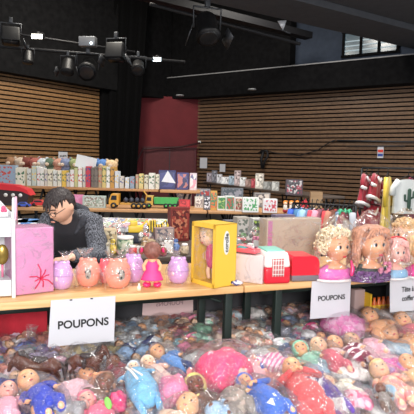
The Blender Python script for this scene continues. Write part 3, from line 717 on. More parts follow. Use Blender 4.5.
# big wrapped beige carton behind
pa, pb = PZ(266, 270, ZT1), PZ(319, 266, ZT1); Wc, ac = between(pa, pb); pa = PZ(266, 270, ZT1); HB = P(290, 220, pa.y).z - ZT1
t = thing('wrapped_carton', 'large beige carton in shiny creased film standing behind the red toys', 'box', (pa + pb) / 2 + Vector((0, 0, .001)), ac)
MB().box((0, .05, HB / 2), (Wc, .1, HB - .004), bev=.004).build('carton', mat('beige_carton', rgb(186, 168, 150), .7, var=.06), t)
MB().box((-Wc / 2 + .02, -.0015, HB / 2), (.03, .004, HB - .02)).build('pink_strip', mat('mauve_print', rgb(190, 120, 160), .6), t, smooth=False)
MB().box((0, .05, HB / 2), (Wc + .008, .108, HB + .004), bev=.006).jitter(.007, 16, 8).build('wrap', film('creased_carton_film', .07, .6, 11), t, smooth=False)
# small things on table
def flat_packet(px, py, w, h, cols, label, rz=0):
    o = MB().ball((0, 0, .012), (w, h, .012), None, 12, 8).jitter(.006, 40, px).build('bagged_trinket', multi('trinket%d' % px, cols, 40, .4)); o.location = PZ(px, py, ZT1); o.rotation_euler.z = rz; o.location.z += .003; tag(o, label, 'small toy')
flat_packet(237, 285.5, .035, .022, [rgb(200, 200, 215), rgb(90, 90, 150), rgb(230, 220, 225)], 'small crumpled packet at the foot of the yellow box')
# ---------------------------------------------------------------- styling heads
def curls(parent, cfn, n, r, m_, name='hair', seed=1, base=None, Rm=None):
    rnd = random.Random(seed); b = MB()
    if base: base(b)
    for i in range(n):
        c, rr = cfn(rnd); k = rr
        pts = []; ph = rnd.random() * 6; ax = Vector((rnd.uniform(-1, 1), rnd.uniform(-1, 1), rnd.uniform(-1, 1))).normalized(); ox = ax.orthogonal().normalized(); oy = ax.cross(ox)
        for j in range(8):
            a = ph + j * .9; pts.append(c + (ox * math.cos(a) + oy * math.sin(a)) * k * .8 + ax * (j - 3.5) * k * .16)
        b.tube(pts, k * .34, 5)
    if Rm: 
        for v in b.bm.verts: v.co = Rm @ v.co
    return b.build(name, m_, parent)
def bust(px, py, hpx, label, sk, hair_m, cloth_m, kind, rz, seed, d_off=0, lips=None, base_m=None, tiara=None, iris=None):
    p = PZ(px, py, ZT1); H = hpx * p.y / F
    t = thing('styling_head', label, 'doll head', p + Vector((0, 0, .001)), rz, 'doll styling heads in clear bags'); r = H * .262
    zc = H * .615
    MB().lathe([(H * .40, 0), (H * .40, H * .03), (H * .37, H * .04)], 28, sq=(1, .62)).build('base', base_m or M_wp, t)
    b = MB(); b.lathe([(H * .36, H * .04), (H * .37, H * .1), (H * .33, H * .19), (H * .2, H * .26), (H * .11, H * .3)], 28, sq=(1, .6)); b.build('dress_top', cloth_m, t)
    b = MB(); b.lathe([(H * .25, H * .225), (H * .15, H * .285), (H * .085, H * .32), (H * .075, H * .4), (H * .08, H * .5)], 20, sq=(1, .8)); b.build('neck', SK[sk], t)
    h = add_head(t, r, sk, .15, TR((0, -r * .05, zc)) @ Matrix.Diagonal((.95, 1, 1.06, 1)), hi=True, lips=lips or M_lip, iris=iris, lashes=True, es=1.3)
    cen = Vector((0, r * .16, zc + r * .1))
    def cap(bm_):
        bm_.ball(cen + Vector((0, r * .1, r * .12)), (r * .98, r * .98, r * 1.0), None, 20, 14)
    if kind == 'curly':
        def cf(rn):
            while True:
                v = Vector((rn.uniform(-1, 1), rn.uniform(-1, 1), rn.uniform(-.7, 1))).normalized()
                if v.y < -.3 and v.z < .6: continue
                if v.z < -.55: continue
                return cen + v * r * (1.08 + rn.random() * .12), r * .22
        curls(t, cf, 170, r, hair_m, seed=seed, base=cap)
    else:
        b = MB(); cap(b); rn = random.Random(seed)
        for i in range(70):
            a = rn.uniform(-.15, 1.15) * PI      # around the back and sides
            sx = math.cos(a); sy = math.sin(a)
            top = cen + Vector((sx * r * .35, sy * r * .3 - r * .25, r * 1.02))
            w = 1.08 + rn.random() * .2
            mid = cen + Vector((sx * r * w, sy * r * w * .9 + (r * .05), rn.uniform(-.1, .2) * r))
            ln = rn.uniform(.9, 1.6) * (1 if kind == 'long' else .75)
            e = cen + Vector((sx * r * (w + .12), sy * r * w, -ln * r)); wv = r * .12 * math.sin(i)
            m1 = mid.lerp(e, .5) + Vector((wv, 0, 0))
            b.tube([top, top.lerp(mid, .5) + Vector((sx, sy, .5)) * r * .3, mid, m1, e], [r * .1, r * .13, r * .14, r * .13, r * .05], 6, 'round')
        for i in range(9):  # fringe
            x = (i - 4) / 4.5
            b.tube([cen + Vector((x * r * .3, -r * .3, r * 1.04)), cen + Vector((x * r * .7, -r * .98, r * .82)), cen + Vector((x * r * 1.02, -r * (1.04 - .25 * abs(x)), r * (.62 - .4 * abs(x))))], [r * .12, r * .13, r * .06], 6, 'round')
        b.build('hair', hair_m, t)
    if tiara: MB().tube([cen + Vector((math.cos(a) * r * 1.05, -r * .35, r * .75 + abs(math.sin(a)) * r * .5)) for a in [k * PI / 8 for k in range(9)]], r * .07, 6).build('hair_bow', tiara, t)
    rn = random.Random(seed)
    def fn(u, v):
        a = u * 2 * PI
        if v < .78:
            k = v / .78; rx = H * (.43 - .12 * k * k); z = H * (.01 + .95 * k)
        else:
            k = (v - .78) / .22; rx = H * (.31 * (1 - k) ** .7 + .03 + .07 * max(0, k - .75) * 4 * .5); z = H * (.96 + .22 * k)
        return Vector((math.cos(a) * rx, math.sin(a) * rx * .7, z + .004 * math.sin(a * 7)))
    bag(t, fn, 30, 14, F_head, .012, seed)
    return t
HB_ = lambda n, c: mat(n, rgb(*c), .45, var=.22, vscale=70, bump=.4, spec=.6)
M_hpale = HB_('pale_blond_hair', (232, 212, 178)); M_hstraw = HB_('strawberry_hair', (198, 140, 112)); M_hpinkb = HB_('pink_blond_hair', (238, 176, 168)); M_hgold = HB_('golden_hair', (222, 184, 136))
t = bust(334.5, 279.5, 56, 'blonde curly styling head in a pink top, above the right POUPONS sign', 'tan', M_hpale, mat('orchid_cloth', rgb(228, 110, 186), .5), 'curly', R(22), 3, lips=M_lipr)
hp = t
MB().tube([(.055, -.075, .12), (.06, -.085, .08), (.05, -.09, .045)], [.006, .012, .01], 8, 'round').build('pink_brush', mat('hot_pink_plastic', (0, 0, 0)), hp)
t = bust(369, 279.5, 60, 'auburn-haired styling head with big dark eyes and dark green shawl', 'tan', M_hstraw, multi('dark_green_shawl', [rgb(50, 58, 54), rgb(62, 72, 64), rgb(44, 48, 50)], 30), 'long', R(20), 5, iris=M_eye_d, base_m=mat('purple_tulle', rgb(106, 62, 118), .7, var=.3, vscale=40))
b = MB(); rn = random.Random(4)
for i in range(16): b.ball((rn.uniform(-.01, .08), -.085 + rn.uniform(-.01, .01), rn.uniform(.05, .12)), (.014, .008, .011), None, 8, 6)
b.jitter(.006, 50).build('pink_corsage', mat('rose_fabric', rgb(214, 128, 156), .6, var=.2, vscale=60), t)
b = MB()
for i in range(150):
    a = rn.uniform(-PI, 0) ; b.ball((math.cos(a) * .128, math.sin(a) * .083, rn.uniform(.01, .06)), (.011, .011, .009), None, 6, 5)
b.jitter(.009, 70).build('purple_tulle_frill', mat('purple_tulle', (0, 0, 0)), t)
bust(393, 278, 44, 'pink-haired styling head with a pale blue top and red bow', 'pink', M_hpinkb, mat('sky_cloth', rgb(140, 182, 214), .55), 'short', R(16), 7, tiara=mat('red_bow', rgb(220, 50, 56), .4))
bust(419, 276.5, 46, 'golden-haired styling head in a magenta top cut by the right edge', 'tan', M_hgold, mat('magenta_cloth', rgb(214, 50, 140), .5), 'short', R(15), 8)
bust(404, 263, 47, 'blond styling head turned aside behind the pink-haired one', 'peach', M_hgold, mat('cream_cloth', rgb(220, 200, 180), .6), 'curly', R(-40), 9)
# ---------------------------------------------------------------- the seller behind the table
def remesh(o, vox, sm=6):
    m_ = o.modifiers.new('r', 'REMESH'); m_.mode = 'VOXEL'; m_.voxel_size = vox; m_.use_smooth_shade = True
    s_ = o.modifiers.new('s', 'SMOOTH'); s_.iterations = sm; s_.factor = .5
sp = P(71.5, 230, 3.56)
per = thing('person', 'seller with short dark hair, glasses and grey flecked hooded jacket, bending over the table', 'person', (sp.x, sp.y, 0), -.12)
M_sk = mat('person_skin', rgb(238, 190, 164), .5, var=.03)
b = MB()
b.tube([(0, .16, .56), (0, .12, .68), (0, .05, .85), (0, -.03, .98), (0, -.07, 1.03)], [.15, .13, .15, .13, .07], 20, 'round', flat=.72, up=(0, 1, 0))
b.tube([(0, -.06, 1.0), (-.015, -.13, 1.075)], [.062, .056], 14, 'round')
hands = {}
for s in (-1, 1):
    sh = (s * .165, -.02, .985); el = (s * .235, -.12, .76); wr = (s * .15, -.36, .80)
    b.tube([(s * .05, -.02, .97), sh, el], [.045, .058, .044], 14, 'round'); b.tube([el, wr], [.042, .028], 12, 'round')
    pc = Vector(wr) + Vector((-s * .03, -.05, -.002)); b.tube([wr, pc], [.027, .036], 12, 'round', flat=.5, up=(0, 0, 1))
    d = (pc - Vector(wr)).normalized(); side = Vector((d.y, -d.x, 0))
    for k, ln in enumerate((.062, .072, .068, .052)):
        f0 = pc + side * (k - 1.5) * .019 + d * .02
        b.tube([f0, f0 + d * ln * .5 + Vector((0, 0, .004)), f0 + d * ln + Vector((0, 0, -.014))], [.0092, .0085, .007], 8, 'round')
    b.tube([pc - d * .015 + side * -.03 * s, pc + d * .015 - side * .052 * s, pc + d * .04 - side * .055 * s], [.011, .01, .008], 8, 'round')
    hp_ = (s * .09, .14, .55); kn = (s * .13, -.28, .52); an = (s * .13, -.22, .09)
    b.tube([hp_, kn], [.09, .06], 14, 'round'); b.tube([kn, an], [.056, .036], 12, 'round'); b.tube([an, (s * .14, -.36, .045)], [.04, .03], 10, 'round')
HM = TR((-.012, -.165, 1.112), rz=-.38, rx=.5, s=.95)
b.ball((0, 0, 0), (.092, .105, .118), HM, 44, 30, fn=face_fn(0))
for s in (-1, 1): b.ball((s * .09, .012, -.01), (.013, .02, .03), HM, 12, 8)
o = b.build('body', M_sk, per); remesh(o, .0065, 2)
# hair
M_hair = mat('dark_brown_hair', rgb(44, 34, 34), .5, var=.3, vscale=60, bump=.6, bscale=90)
def hairfn(c):
    c = c.copy(); front = -c.y
    edge = .42 - .95 * max(0, -front)
    inside = front > .05 and c.z < .40 + .1 * math.sin(c.x * 9) 
    low = c.z < -.38
    k = 1.13 + .03 * noise.noise(c * 4)
    if inside or low: k = .86
    return c * k
b = MB(); b.ball((0, .004, .004), (.086, .104, .116), HM, 44, 30, fn=hairfn)
rn = random.Random(3)
for i in range(120):
    a = rn.uniform(0, 2 * PI); el = rn.uniform(.1, 1.45)
    v = Vector((math.cos(a) * math.cos(el), math.sin(a) * math.cos(el), math.sin(el)))
    if v.y < -.3 and v.z < .42: continue
    p_ = Vector((v.x * .092, v.y * .112 + .004, v.z * .124 + .004))
    q_ = p_ + Vector((rn.uniform(-.02, .02), -.02 + v.y * .03, -.03 - .02 * rn.random())) * 1.0
    q_ = q_ * 1.0
    b.tube([p_, p_.lerp(q_, .5) * 1.04, q_], [.011, .009, .003], 5, 'round', M=HM)
b.build('hair', M_hair, per)
# face details
for s in (-1, 1):
    MB().ball((s * .032, -.094, .0), (.013, .006, .0045), HM, 12, 8).build('eye', M_eye_d, per)
    MB().tube([(s * .014, -.106, .026), (s * .032, -.108, .033), (s * .052, -.094, .027)], .0035, 6, M=HM).build('eyebrow', M_hair, per)
MB().ball((0, -.117, -.064), (.022, .006, .0065), HM, 12, 8).build('lips', mat('lips_soft', rgb(214, 148, 132), .5), per)
g = MB()
for s in (-1, 1):
    g.tube([(s * .033 + math.cos(a) * .023, -.119 + abs(math.cos(a)) * .002, .0 + math.sin(a) * .017) for a in [k * PI / 8 for k in range(17)]], .0022, 5, M=HM)
    g.tube([(s * .056, -.117, .003), (s * .082, -.05, .008), (s * .088, .0, .006)], .0022, 5, M=HM)
g.tube([(-.01, -.119, .004), (0, -.124, .006), (.01, -.119, .004)], .0022, 5, M=HM)
g.build('glasses', M_metal, per)
# clothes
M_tee = mat('black_cotton', rgb(30, 29, 36), .85, sheen=.2); 
b = MB(); b.tube([(0, .16, .52), (0, .12, .68), (0, .045, .85), (0, -.035, .97), (0, -.06, 1.02)], [.17, .155, .175, .16, .085], 24, 'round', flat=.75, up=(0, 1, 0))
o = b.build('t_shirt', M_tee, per); remesh(o, .012, 4)
def tweed():
    m_ = mat('flecked_jacket', rgb(90, 92, 100), .9); nt = m_.node_tree; N = nt.nodes; L = nt.links
    tc = N.new('ShaderNodeTexCoord'); n = N.new('ShaderNodeTexNoise'); n.inputs['Scale'].default_value = 170; n.inputs['Detail'].default_value = 2
    mp = N.new('ShaderNodeMapping'); mp.inputs['Scale'].default_value = (1, 1, .35); mp.inputs['Rotation'].default_value = (0, .5, 0)
    L.new(tc.outputs['Object'], mp.inputs[0]); L.new(mp.outputs[0], n.inputs['Vector'])
    cr = N.new('ShaderNodeValToRGB'); cr.color_ramp.elements[0].position = .44; cr.color_ramp.elements[0].color = (*rgb(44, 46, 52), 1); cr.color_ramp.elements[1].position = .6; cr.color_ramp.elements[1].color = (*rgb(122, 126, 136), 1)
    L.new(n.outputs['Fac'], cr.inputs[0]); L.new(cr.outputs[0], N['Principled BSDF'].inputs['Base Color']); return m_
M_tw = tweed()
b = MB()
for s in (-1, 1):
    b.tube([(s * .07, -.01, 1.02), (s * .155, .0, .995), (s * .235, -.1, .77)], [.065, .078, .062], 16, 'round')
    b.tube([(s * .24, -.1, .77), (s * .16, -.33, .80)], [.064, .046], 14, 'round')
    b.tube([(s * .13, .0, .99), (s * .15, .05, .85), (s * .15, .12, .68), (s * .15, .16, .54)], [.075, .095, .1, .11], 16, 'round')
b.tube([(0, .09, 1.0), (0, .13, .85), (0, .2, .68), (0, .24, .54)], [.11, .14, .13, .13], 16, 'round', flat=.7, up=(0, 1, 0))
o = b.build('jacket', M_tw, per); remesh(o, .012, 4)
b = MB(); b.tube([(-.07, -.115, .93), (-.105, -.07, 1.0), (-.085, .03, 1.06), (0, .075, 1.075), (.085, .03, 1.06), (.115, -.07, 1.0), (.08, -.125, .92)], [.012, .03, .04, .046, .042, .032, .012], 12, 'round')
o = b.build('hood', mat('dark_hood_lining', rgb(52, 54, 62), .9, var=.3, vscale=50), per); remesh(o, .01, 4)
b = MB()
for s in (-1, 1):
    b.tube([(s * .085, .15, .56), (s * .13, -.28, .53)], [.11, .075], 16, 'round'); b.tube([(s * .13, -.28, .52), (s * .13, -.22, .1)], [.07, .055], 14, 'round')
o = b.build('trousers', M_black, per); remesh(o, .014, 4)
for s in (-1, 1): MB().ball((s * .14, -.3, .045), (.045, .13, .045), None, 14, 10).build('shoe', M_legk, per)
# the stool
sl = thing('stool', 'plain dark stool the seller sits on behind the table', 'stool', (sp.x, sp.y + .17, 0), -.12)
MB().box((0, 0, .435), (.34, .34, .03), bev=.008).build('seat', M_legk, sl)
for sx in (-1, 1):
    for sy in (-1, 1): MB().tube([(sx * .12, sy * .12, .42), (sx * .15, sy * .15, 0)], .014, 8).build('leg', M_legk, sl)
# ---------------------------------------------------------------- tables behind
M_topb = wood('brown_tabletop', rgb(176, 128, 84), rgb(204, 156, 108), 3, .5)
def back_table(p0, p1, z, dep, label, cloth=None, away=None, legs=True, n_leg=2):
    """p0,p1 the two front-edge corners on plane z"""
    u = (p1 - p0); u.z = 0; L = u.length; a = math.atan2(u.y, u.x)
    t = thing('folding_table', label, 'table', (p0.x, p0.y, 0), a)
    MB().box((L / 2, dep / 2, z - .02), (L, dep, .04), bev=.005).build('tabletop', cloth or M_topb, t)
    if legs:
        for k in range(n_leg):
            x = .35 + (L - .7) * k / max(1, n_leg - 1)
            for y in (.06, dep - .06):
                MB().tube([(x - .16, y, 0), (x + .12, y, z - .05)], .018, 6).build('leg', M_legk, t)
                MB().tube([(x + .16, y, 0), (x - .12, y, z - .05)], .018, 6).build('leg', M_legk, t)
    return t, a
used_at = {}
Z4 = .76
# row with trucks
q0, q1 = PZ(-40, 206.5, Z4), PZ(128, 209.5, Z4); q2 = PZ(340, 213.5, Z4)
qm = PZ(207, 211, Z4)
t, a4 = back_table(q0, qm, Z4, .8, 'long brown table behind the seller carrying the toy trucks', n_leg=3)
t, a4b = back_table(qm + (q2 - qm) * .01, q2, Z4, .75, 'long brown table under the row of small toy boxes right of the trucks', n_leg=3)
# magazines table in front of it
Z3 = .80
g0, g1 = PZ(84, 227, Z3), PZ(186, 229.5, Z3)
t, a3 = back_table(g0, g1, Z3, .85, 'white-topped table covered with flat comics in front of the truck table', cloth=mat('white_tabletop', rgb(226, 226, 226), .5))
mags = [rgb(232, 232, 224), rgb(220, 90, 80), rgb(120, 170, 90), rgb(240, 200, 90), rgb(120, 150, 200), rgb(236, 236, 236), rgb(150, 130, 170), rgb(230, 160, 170), rgb(200, 220, 190)]
rn = random.Random(5); Lg = (g1 - g0).length
cn = ['white', 'red', 'green', 'yellow', 'blue', 'white', 'mauve', 'pale pink', 'pale green']
k = 0
for i in range(9):
    for j in range(2):
        c = (k * 4 + j) % 9; pp = g0 + (g1 - g0) * ((i + .5) / 9) + Vector((-math.sin(a3), math.cos(a3), 0)) * (.16 + j * .4)
        o = MB().box((0, 0, .004), (Lg / 9 * .86, .34, .008)).build('comic_book', multi('cover%d' % c, [mags[c], mags[(c + 1) % 9], mags[0], mags[(c + 3) % 9]], 14, .35), smooth=False)
        o.location = (pp.x, pp.y, Z3 + .0015 + .0095 * (0)); o.rotation_euler.z = a3 + rn.uniform(-.12, .12)
        tag(o, 'flat %s comic in the %s row, %s from the left on the white-topped table' % (cn[c], 'near' if j == 0 else 'far', ['first', 'second', 'third', 'fourth', 'fifth', 'sixth', 'seventh', 'eighth', 'ninth'][i]), 'comic', 'flat comics on the white-topped table'); k += 1
# left blue-white table bits
g2, g3 = PZ(-20, 226, Z3), PZ(46, 226, Z3)
t, a3l = back_table(g2, g3, Z3, .55, 'white-topped table with printed sheets behind the wardrobe and pink carton', cloth=mat('white_tabletop', (0, 0, 0)))
for i, (c1, c2) in enumerate((((60, 110, 190), (235, 235, 240)), ((235, 235, 240), (90, 140, 200)), ((220, 225, 235), (60, 90, 150)))):
    pp = g2.lerp(g3, .35 + i * .26) + Vector((0, .25, 0))
    o = MB().box((0, 0, .01), (.26, .34, .02)).build('printed_pad', multi('pad%d' % i, [rgb(*c1), rgb(*c2), rgb(*c2), rgb(*c2)], 5), smooth=False); o.location = (pp.x, pp.y, Z3 + .001); o.rotation_euler.z = .3 - i * .35
    tag(o, ['blue and white printed pad at the left end of the sheet table', 'white and pale blue printed pad in the middle of the sheet table', 'white and dark blue printed pad at the right end of the sheet table'][i], 'pad')
# near middle table with assorted toys
Z2 = .74
h0, h1 = TT(st(PZ(92, 262, .74))[0] + .12, 1.02, Z2), TT(S_J + 1.15, 1.02, Z2)
t, a2 = back_table(h0, h1, Z2, .75, 'table of assorted toys directly behind the front table', n_leg=3, cloth=mat('dark_top', rgb(86, 74, 66), .5))
nd2 = Vector((-math.sin(a2), math.cos(a2), 0))
# ---- generic pieces
def boxy(px, py, w, h, z, cols, label, dep=.08, rz=0, group=None, ang=0, name='toy_box', sc=14, cat='box', depth_off=0, window=False):
    """px,py centre of the foot in the photo on plane z; w,h in photo pixels"""
    p = PZ(px, py, z); s = p.y / F; W_, H_ = w * s, h * s
    t = thing(name, label, cat, p + Vector((0, 0, .0015)), ang + rz, group)
    key = 'print_' + '_'.join('%d%d%d' % tuple(int(x * 255) for x in c) for c in cols[:3]) + '_%d' % sc
    MB().box((0, dep / 2, H_ / 2), (W_, dep, H_), bev=.002).build('carton', mat(key + 'p', cols[0], .45), t, smooth=False)
    if len(cols) > 1:
        MB().box((0, -.001, H_ * .52), (W_ * .84, .004, H_ * .8)).build('front_print', multi(key, cols[1:] if len(cols) > 2 else cols, sc, .35), t, smooth=False)
    return t
C = lambda *a: rgb(*a)
# ---- far book/game row (z 1.0)
Z5 = 1.0
f0, f1 = PZ(-20, 184.5, Z5), PZ(158, 189.5, Z5)
t, a5 = back_table(f0, f1, Z5, .7, 'far raised table along the left wall lined with game boxes', n_leg=5)
rn5 = random.Random(12)
pal5 = [(C(150, 170, 190), 'grey-blue'), (C(226, 222, 205), 'cream'), (C(196, 208, 200), 'pale green'), (C(230, 230, 224), 'white'), (C(222, 218, 196), 'ivory'), (C(216, 220, 214), 'off-white'), (C(224, 190, 84), 'yellow'), (C(205, 200, 190), 'warm grey'),
  (C(196, 200, 150), 'olive'), (C(228, 228, 226), 'chalk white'), (C(190, 56, 76), 'raspberry red'), (C(120, 112, 104), 'taupe'), (C(178, 160, 132), 'tan'), (C(214, 196, 130), 'straw yellow'), (C(206, 160, 86), 'ochre'), (C(214, 222, 230), 'icy white')]
seq = [(7, 18, 20, 0), (17, 3, 17, 1), (21, 8, 18, 1), (29, 4, 17, 5), (34, 5, 20, 2), (38.5, 3, 19, 9), (42, 4, 18, 3), (46, 3, 17, 7), (50, 5, 17, 4), (55, 4, 16, 5), (59.5, 4, 16, 1), (64, 4, 16, 6), (68, 3.5, 14, 7), (72, 4, 17, 9), (76, 3.5, 19, 8),
  (80, 4, 20, 9), (84, 3, 19, 7), (88, 5, 21, 10), (92.5, 3, 20, 11), (96, 4, 21, 11), (100, 3.5, 21, 12), (104, 4, 22, 13), (108, 3.5, 21, 3), (112, 4, 21, 14), (116.5, 4, 17, 15), (121.5, 4.5, 12, 7), (127, 4, 11, 15), (132, 4.5, 12, 0), (137, 3, 14, 12), (141, 4.5, 15, 13), (146, 4, 14, 4), (151.5, 6, 16, 3), (157, 3.5, 15, 1)]
prints = [C(200, 80, 70), C(70, 110, 80), C(60, 80, 140), C(90, 84, 80), C(226, 200, 120)]
for i, (px, w, h, ci) in enumerate(seq):
    py = 185 + (px + 20) / 178 * 5 - .6; c, nm = pal5[ci]
    side = 'near the left edge' if px < 30 else 'above the seller' if px < 80 else 'above the pink pack' if px < 100 else 'above the yellow lorry' if px < 136 else 'above the green tipper'
    o_ = boxy(px, py, w * .96, h, Z5, [c, c, c, prints[i % 5]], '%s game box%s in the far row, %s' % (nm, [' standing', ' upright', ' wedged'][i % 3], side), dep=.12 + .03 * (i % 3), ang=a5 * .3 + rn5.uniform(-.1, .1), group='game boxes in the far row', sc=16)
# blue boxes with white wedge
def wedge(t, w, h, c): MB().prism([(-w * .25, h * .3), (w * .38, h * .25), (w * .02, h * .75)], .004, TR((0, -.006, 0))).build('wedge_print', mat('wedge_white', rgb(225, 230, 240), .4), t, smooth=False)
f2, f3 = PZ(160, 190, Z5), PZ(200, 191, Z5)
t, _ = back_table(f2, f3, Z5, .5, 'short raised table against the red door carrying two dark blue boxes', n_leg=2)
t = boxy(167, 189.4, 17, 19, Z5, [C(48, 54, 110), C(40, 48, 104), C(60, 66, 130)], 'dark blue game box with a white wedge picture before the red door', ang=.05, name='game_box', sc=3)
wedge(t, .36, .4, 0)
boxy(182.5, 189.8, 12, 17, Z5, [C(70, 70, 130), C(50, 50, 100), C(190, 120, 120), C(90, 90, 150)], 'purplish blue game box right of the wedge-picture box', ang=.03, name='game_box', sc=7)
boxy(193, 190.2, 7, 17, Z5, [C(220, 206, 214), C(226, 160, 180), C(230, 226, 230), C(120, 120, 160)], 'white and pink slim box at the right end before the red door', ang=.0, name='game_box', sc=8)
# soft toys and bits standing behind the game boxes
rn = random.Random(8)
bits = [(4, (150, 110, 80), 'brown'), (12, (190, 170, 150), 'beige'), (20, (120, 60, 50), 'maroon'), (28, (160, 90, 80), 'rust'), (36, (190, 196, 200), 'silver grey'), (44, (90, 110, 90), 'dull green'), (52, (190, 140, 120), 'dusty pink'), (60, (120, 130, 160), 'slate'), (70, (150, 160, 110), 'moss'), (98, (90, 130, 190), 'blue'), (108, (220, 190, 150), 'cream')]
for px, c, nm in bits:
    p = PZ(px, 184.5 + px / 178 * 5 , Z5); p = p + Vector((-.02, .42, 0)); h = .42
    t = thing('soft_toy', '%s soft toy peeking over the game boxes of the far row' % nm, 'soft toy', p + Vector((0, 0, .0)), rn.uniform(-.5, .5), 'soft toys behind the game boxes'); m_ = mat('plush_' + nm.replace(' ', '_'), rgb(*c), .9, var=.2, vscale=30, bump=.5)
    MB().ball((0, 0, .18), (.12, .1, .18), None, 12, 8).jitter(.02, 9, px).build('body', m_, t)
    b = MB(); b.ball((0, -.02, .37), (.11, .1, .085), None, 12, 8); b.ball((.08, 0, .44), (.03, .02, .035), None, 8, 6); b.ball((-.08, 0, .44), (.03, .02, .035), None, 8, 6); b.jitter(.015, 12, px); b.build('head', m_, t)
    MB().ball((0, -.12, .35), (.04, .03, .03), None, 8, 6).build('muzzle', mat('plush_muzzle', rgb(210, 190, 170), .9), t)
pc_ = PZ(86, 184.5 + 2.7, Z5)
o = MB().box((0, 0, 0), (.33, .02, .2), bev=.004).build('tilted_box', mat('white_card', rgb(224, 228, 230), .5), smooth=False); o.location = P(86, 162.5, pc_.y + .12); o.rotation_euler = (0, .2, 0); tag(o, 'white card lying tilted on top of the far game boxes', 'box')
# ---- truck builder
def truck(px, py, w, cab_c, bed_c, label, cab_left, bed_kind, z=Z4):
    p = PZ(px, py, z); L = w * p.y / F
    t = thing('toy_truck', label, 'toy truck', p + Vector((0, 0, .001)), .02 if cab_left else PI + .02)
    # local: cab at -x ; L length
    M_c = mat('truck_paint_%d_%d_%d' % cab_c, rgb(*cab_c), .35, coat=.3); M_b = mat('truck_paint_%d_%d_%d' % bed_c, rgb(*bed_c), .35, coat=.3)
    r = L * .075; ty = mat('tyre', rgb(28, 28, 30), .7); W_ = L * .3
    MB().box((L * .02, 0, r * 1.5), (L * .94, W_ * .5, r * .5), bev=.004).build('chassis', mat('dark_chassis', rgb(50, 50, 54), .5), t)
    b = MB(); b.prism([(-L * .48, r * 1.2), (-L * .24, r * 1.2), (-L * .24, L * .36), (-L * .42, L * .36), (-L * .48, L * .22)], W_, TR((0, -W_ / 2, 0))); b.build('cab', M_c, t, smooth=False)
    for s in (-1, 1): MB().prism([(-L * .44, L * .21), (-L * .29, L * .21), (-L * .29, L * .32), (-L * .41, L * .32)], .003, TR((0, s * (W_ / 2 + .001), 0))).build('side_window', mat('dark_glass', rgb(40, 44, 52), .15), t, smooth=False)
    MB().box((-L * .455, 0, L * .28), (.004, W_ * .8, L * .1), TR(ry=0)).build('windscreen', mat('dark_glass', (0, 0, 0)), t, smooth=False)
    if bed_kind == 'dump':
        b = MB(); b.prism([(-L * .2, L * .13), (L * .44, L * .13), (L * .5, L * .31), (-L * .22, L * .31)], W_ * 1.08, TR((0, -W_ * .54, 0))); b.build('dump_bed', M_b, t, smooth=False)
        b = MB()
        for k in range(5): b.box((-L * .14 + k * L * .14, -W_ * .55, L * .22), (.012, .012, L * .17))
        b.build('bed_rib', M_b, t, smooth=False)
    else:
        b = MB(); b.box((L * .12, 0, L * .12), (L * .66, W_, L * .035)); b.build('flat_bed', M_b, t, smooth=False)
        b = MB()
        for k in range(4): b.ball((-L * .08 + k * L * .14, 0, L * .2), (L * .06, L * .09, L * .07), None, 10, 8)
        b.build('load', mat('dark_load', rgb(50, 54, 70), .5, var=.3, vscale=20), t)
        MB().tube([(L * .4, 0, L * .14), (L * .44, 0, L * .34), (L * .36, 0, L * .44)], L * .02, 8).build('crane_arm', M_b, t)
    for x in (-.36, .14, .26, .4):
        for s in (-1, 1):
            wl_ = MB().lathe([(r * .3, 0), (r, .004), (r, L * .05), (r * .3, L * .054)], 18, TR((x * L, s * (W_ / 2 - L * .01) + (0 if s < 0 else -L * .03), r), rx=PI / 2)).build('wheel', ty, t)
            MB().lathe([(r * .45, 0), (r * .4, L * .062)], 12, TR((x * L, s * (W_ / 2 - L * .0) + (0 if s < 0 else -L * .03), r), rx=PI / 2)).build('hub', mat('hub_%d_%d_%d' % bed_c, rgb(*bed_c), .4), wl_)
    return t
truck(129, 208.3, 40, (222, 160, 52), (200, 150, 60), 'yellow toy lorry with a dark load and crane on the brown table, first truck', True, 'flat')
truck(161.5, 208, 34, (210, 170, 70), (60, 170, 80), 'toy tipper truck with a bright green bed right of the yellow lorry', True, 'dump')
# pirate-like red-and-black ship at left
p = PZ(10, 206.5, Z4); s = p.y / F
t = thing('toy_ship', 'black toy ship with a red deck and white round marks at the far left', 'toy ship', p + Vector((0, .1, .001)), 0)
b = MB(); b.prism([(-24 * s, 3 * s), (14 * s, 3 * s), (17 * s, 12 * s), (10 * s, 16 * s), (-24 * s, 18 * s)], .22); b.build('hull', mat('ship_hull', rgb(44, 30, 32), .5), t, smooth=False)
MB().prism([(-25 * s, 17 * s), (9 * s, 15 * s), (18 * s, 11 * s), (14 * s, 17 * s), (2 * s, 21 * s), (-25 * s, 23 * s)], .24, TR((0, -.01, 0))).build('deck', mat('ship_red', rgb(206, 36, 48), .4), t, smooth=False)
for k in range(3): MB().lathe([(1.9 * s, 0), (1.9 * s, .01)], 14, TR(((-7 + k * 7.5) * s, -.002, 11 * s), rx=PI / 2)).build('round_mark', M_white, t)
MB().box((-4 * s, .1, 1.5 * s), (34 * s, .14, 3 * s)).build('stand', mat('dark_chassis', (0, 0, 0)), t, smooth=False)
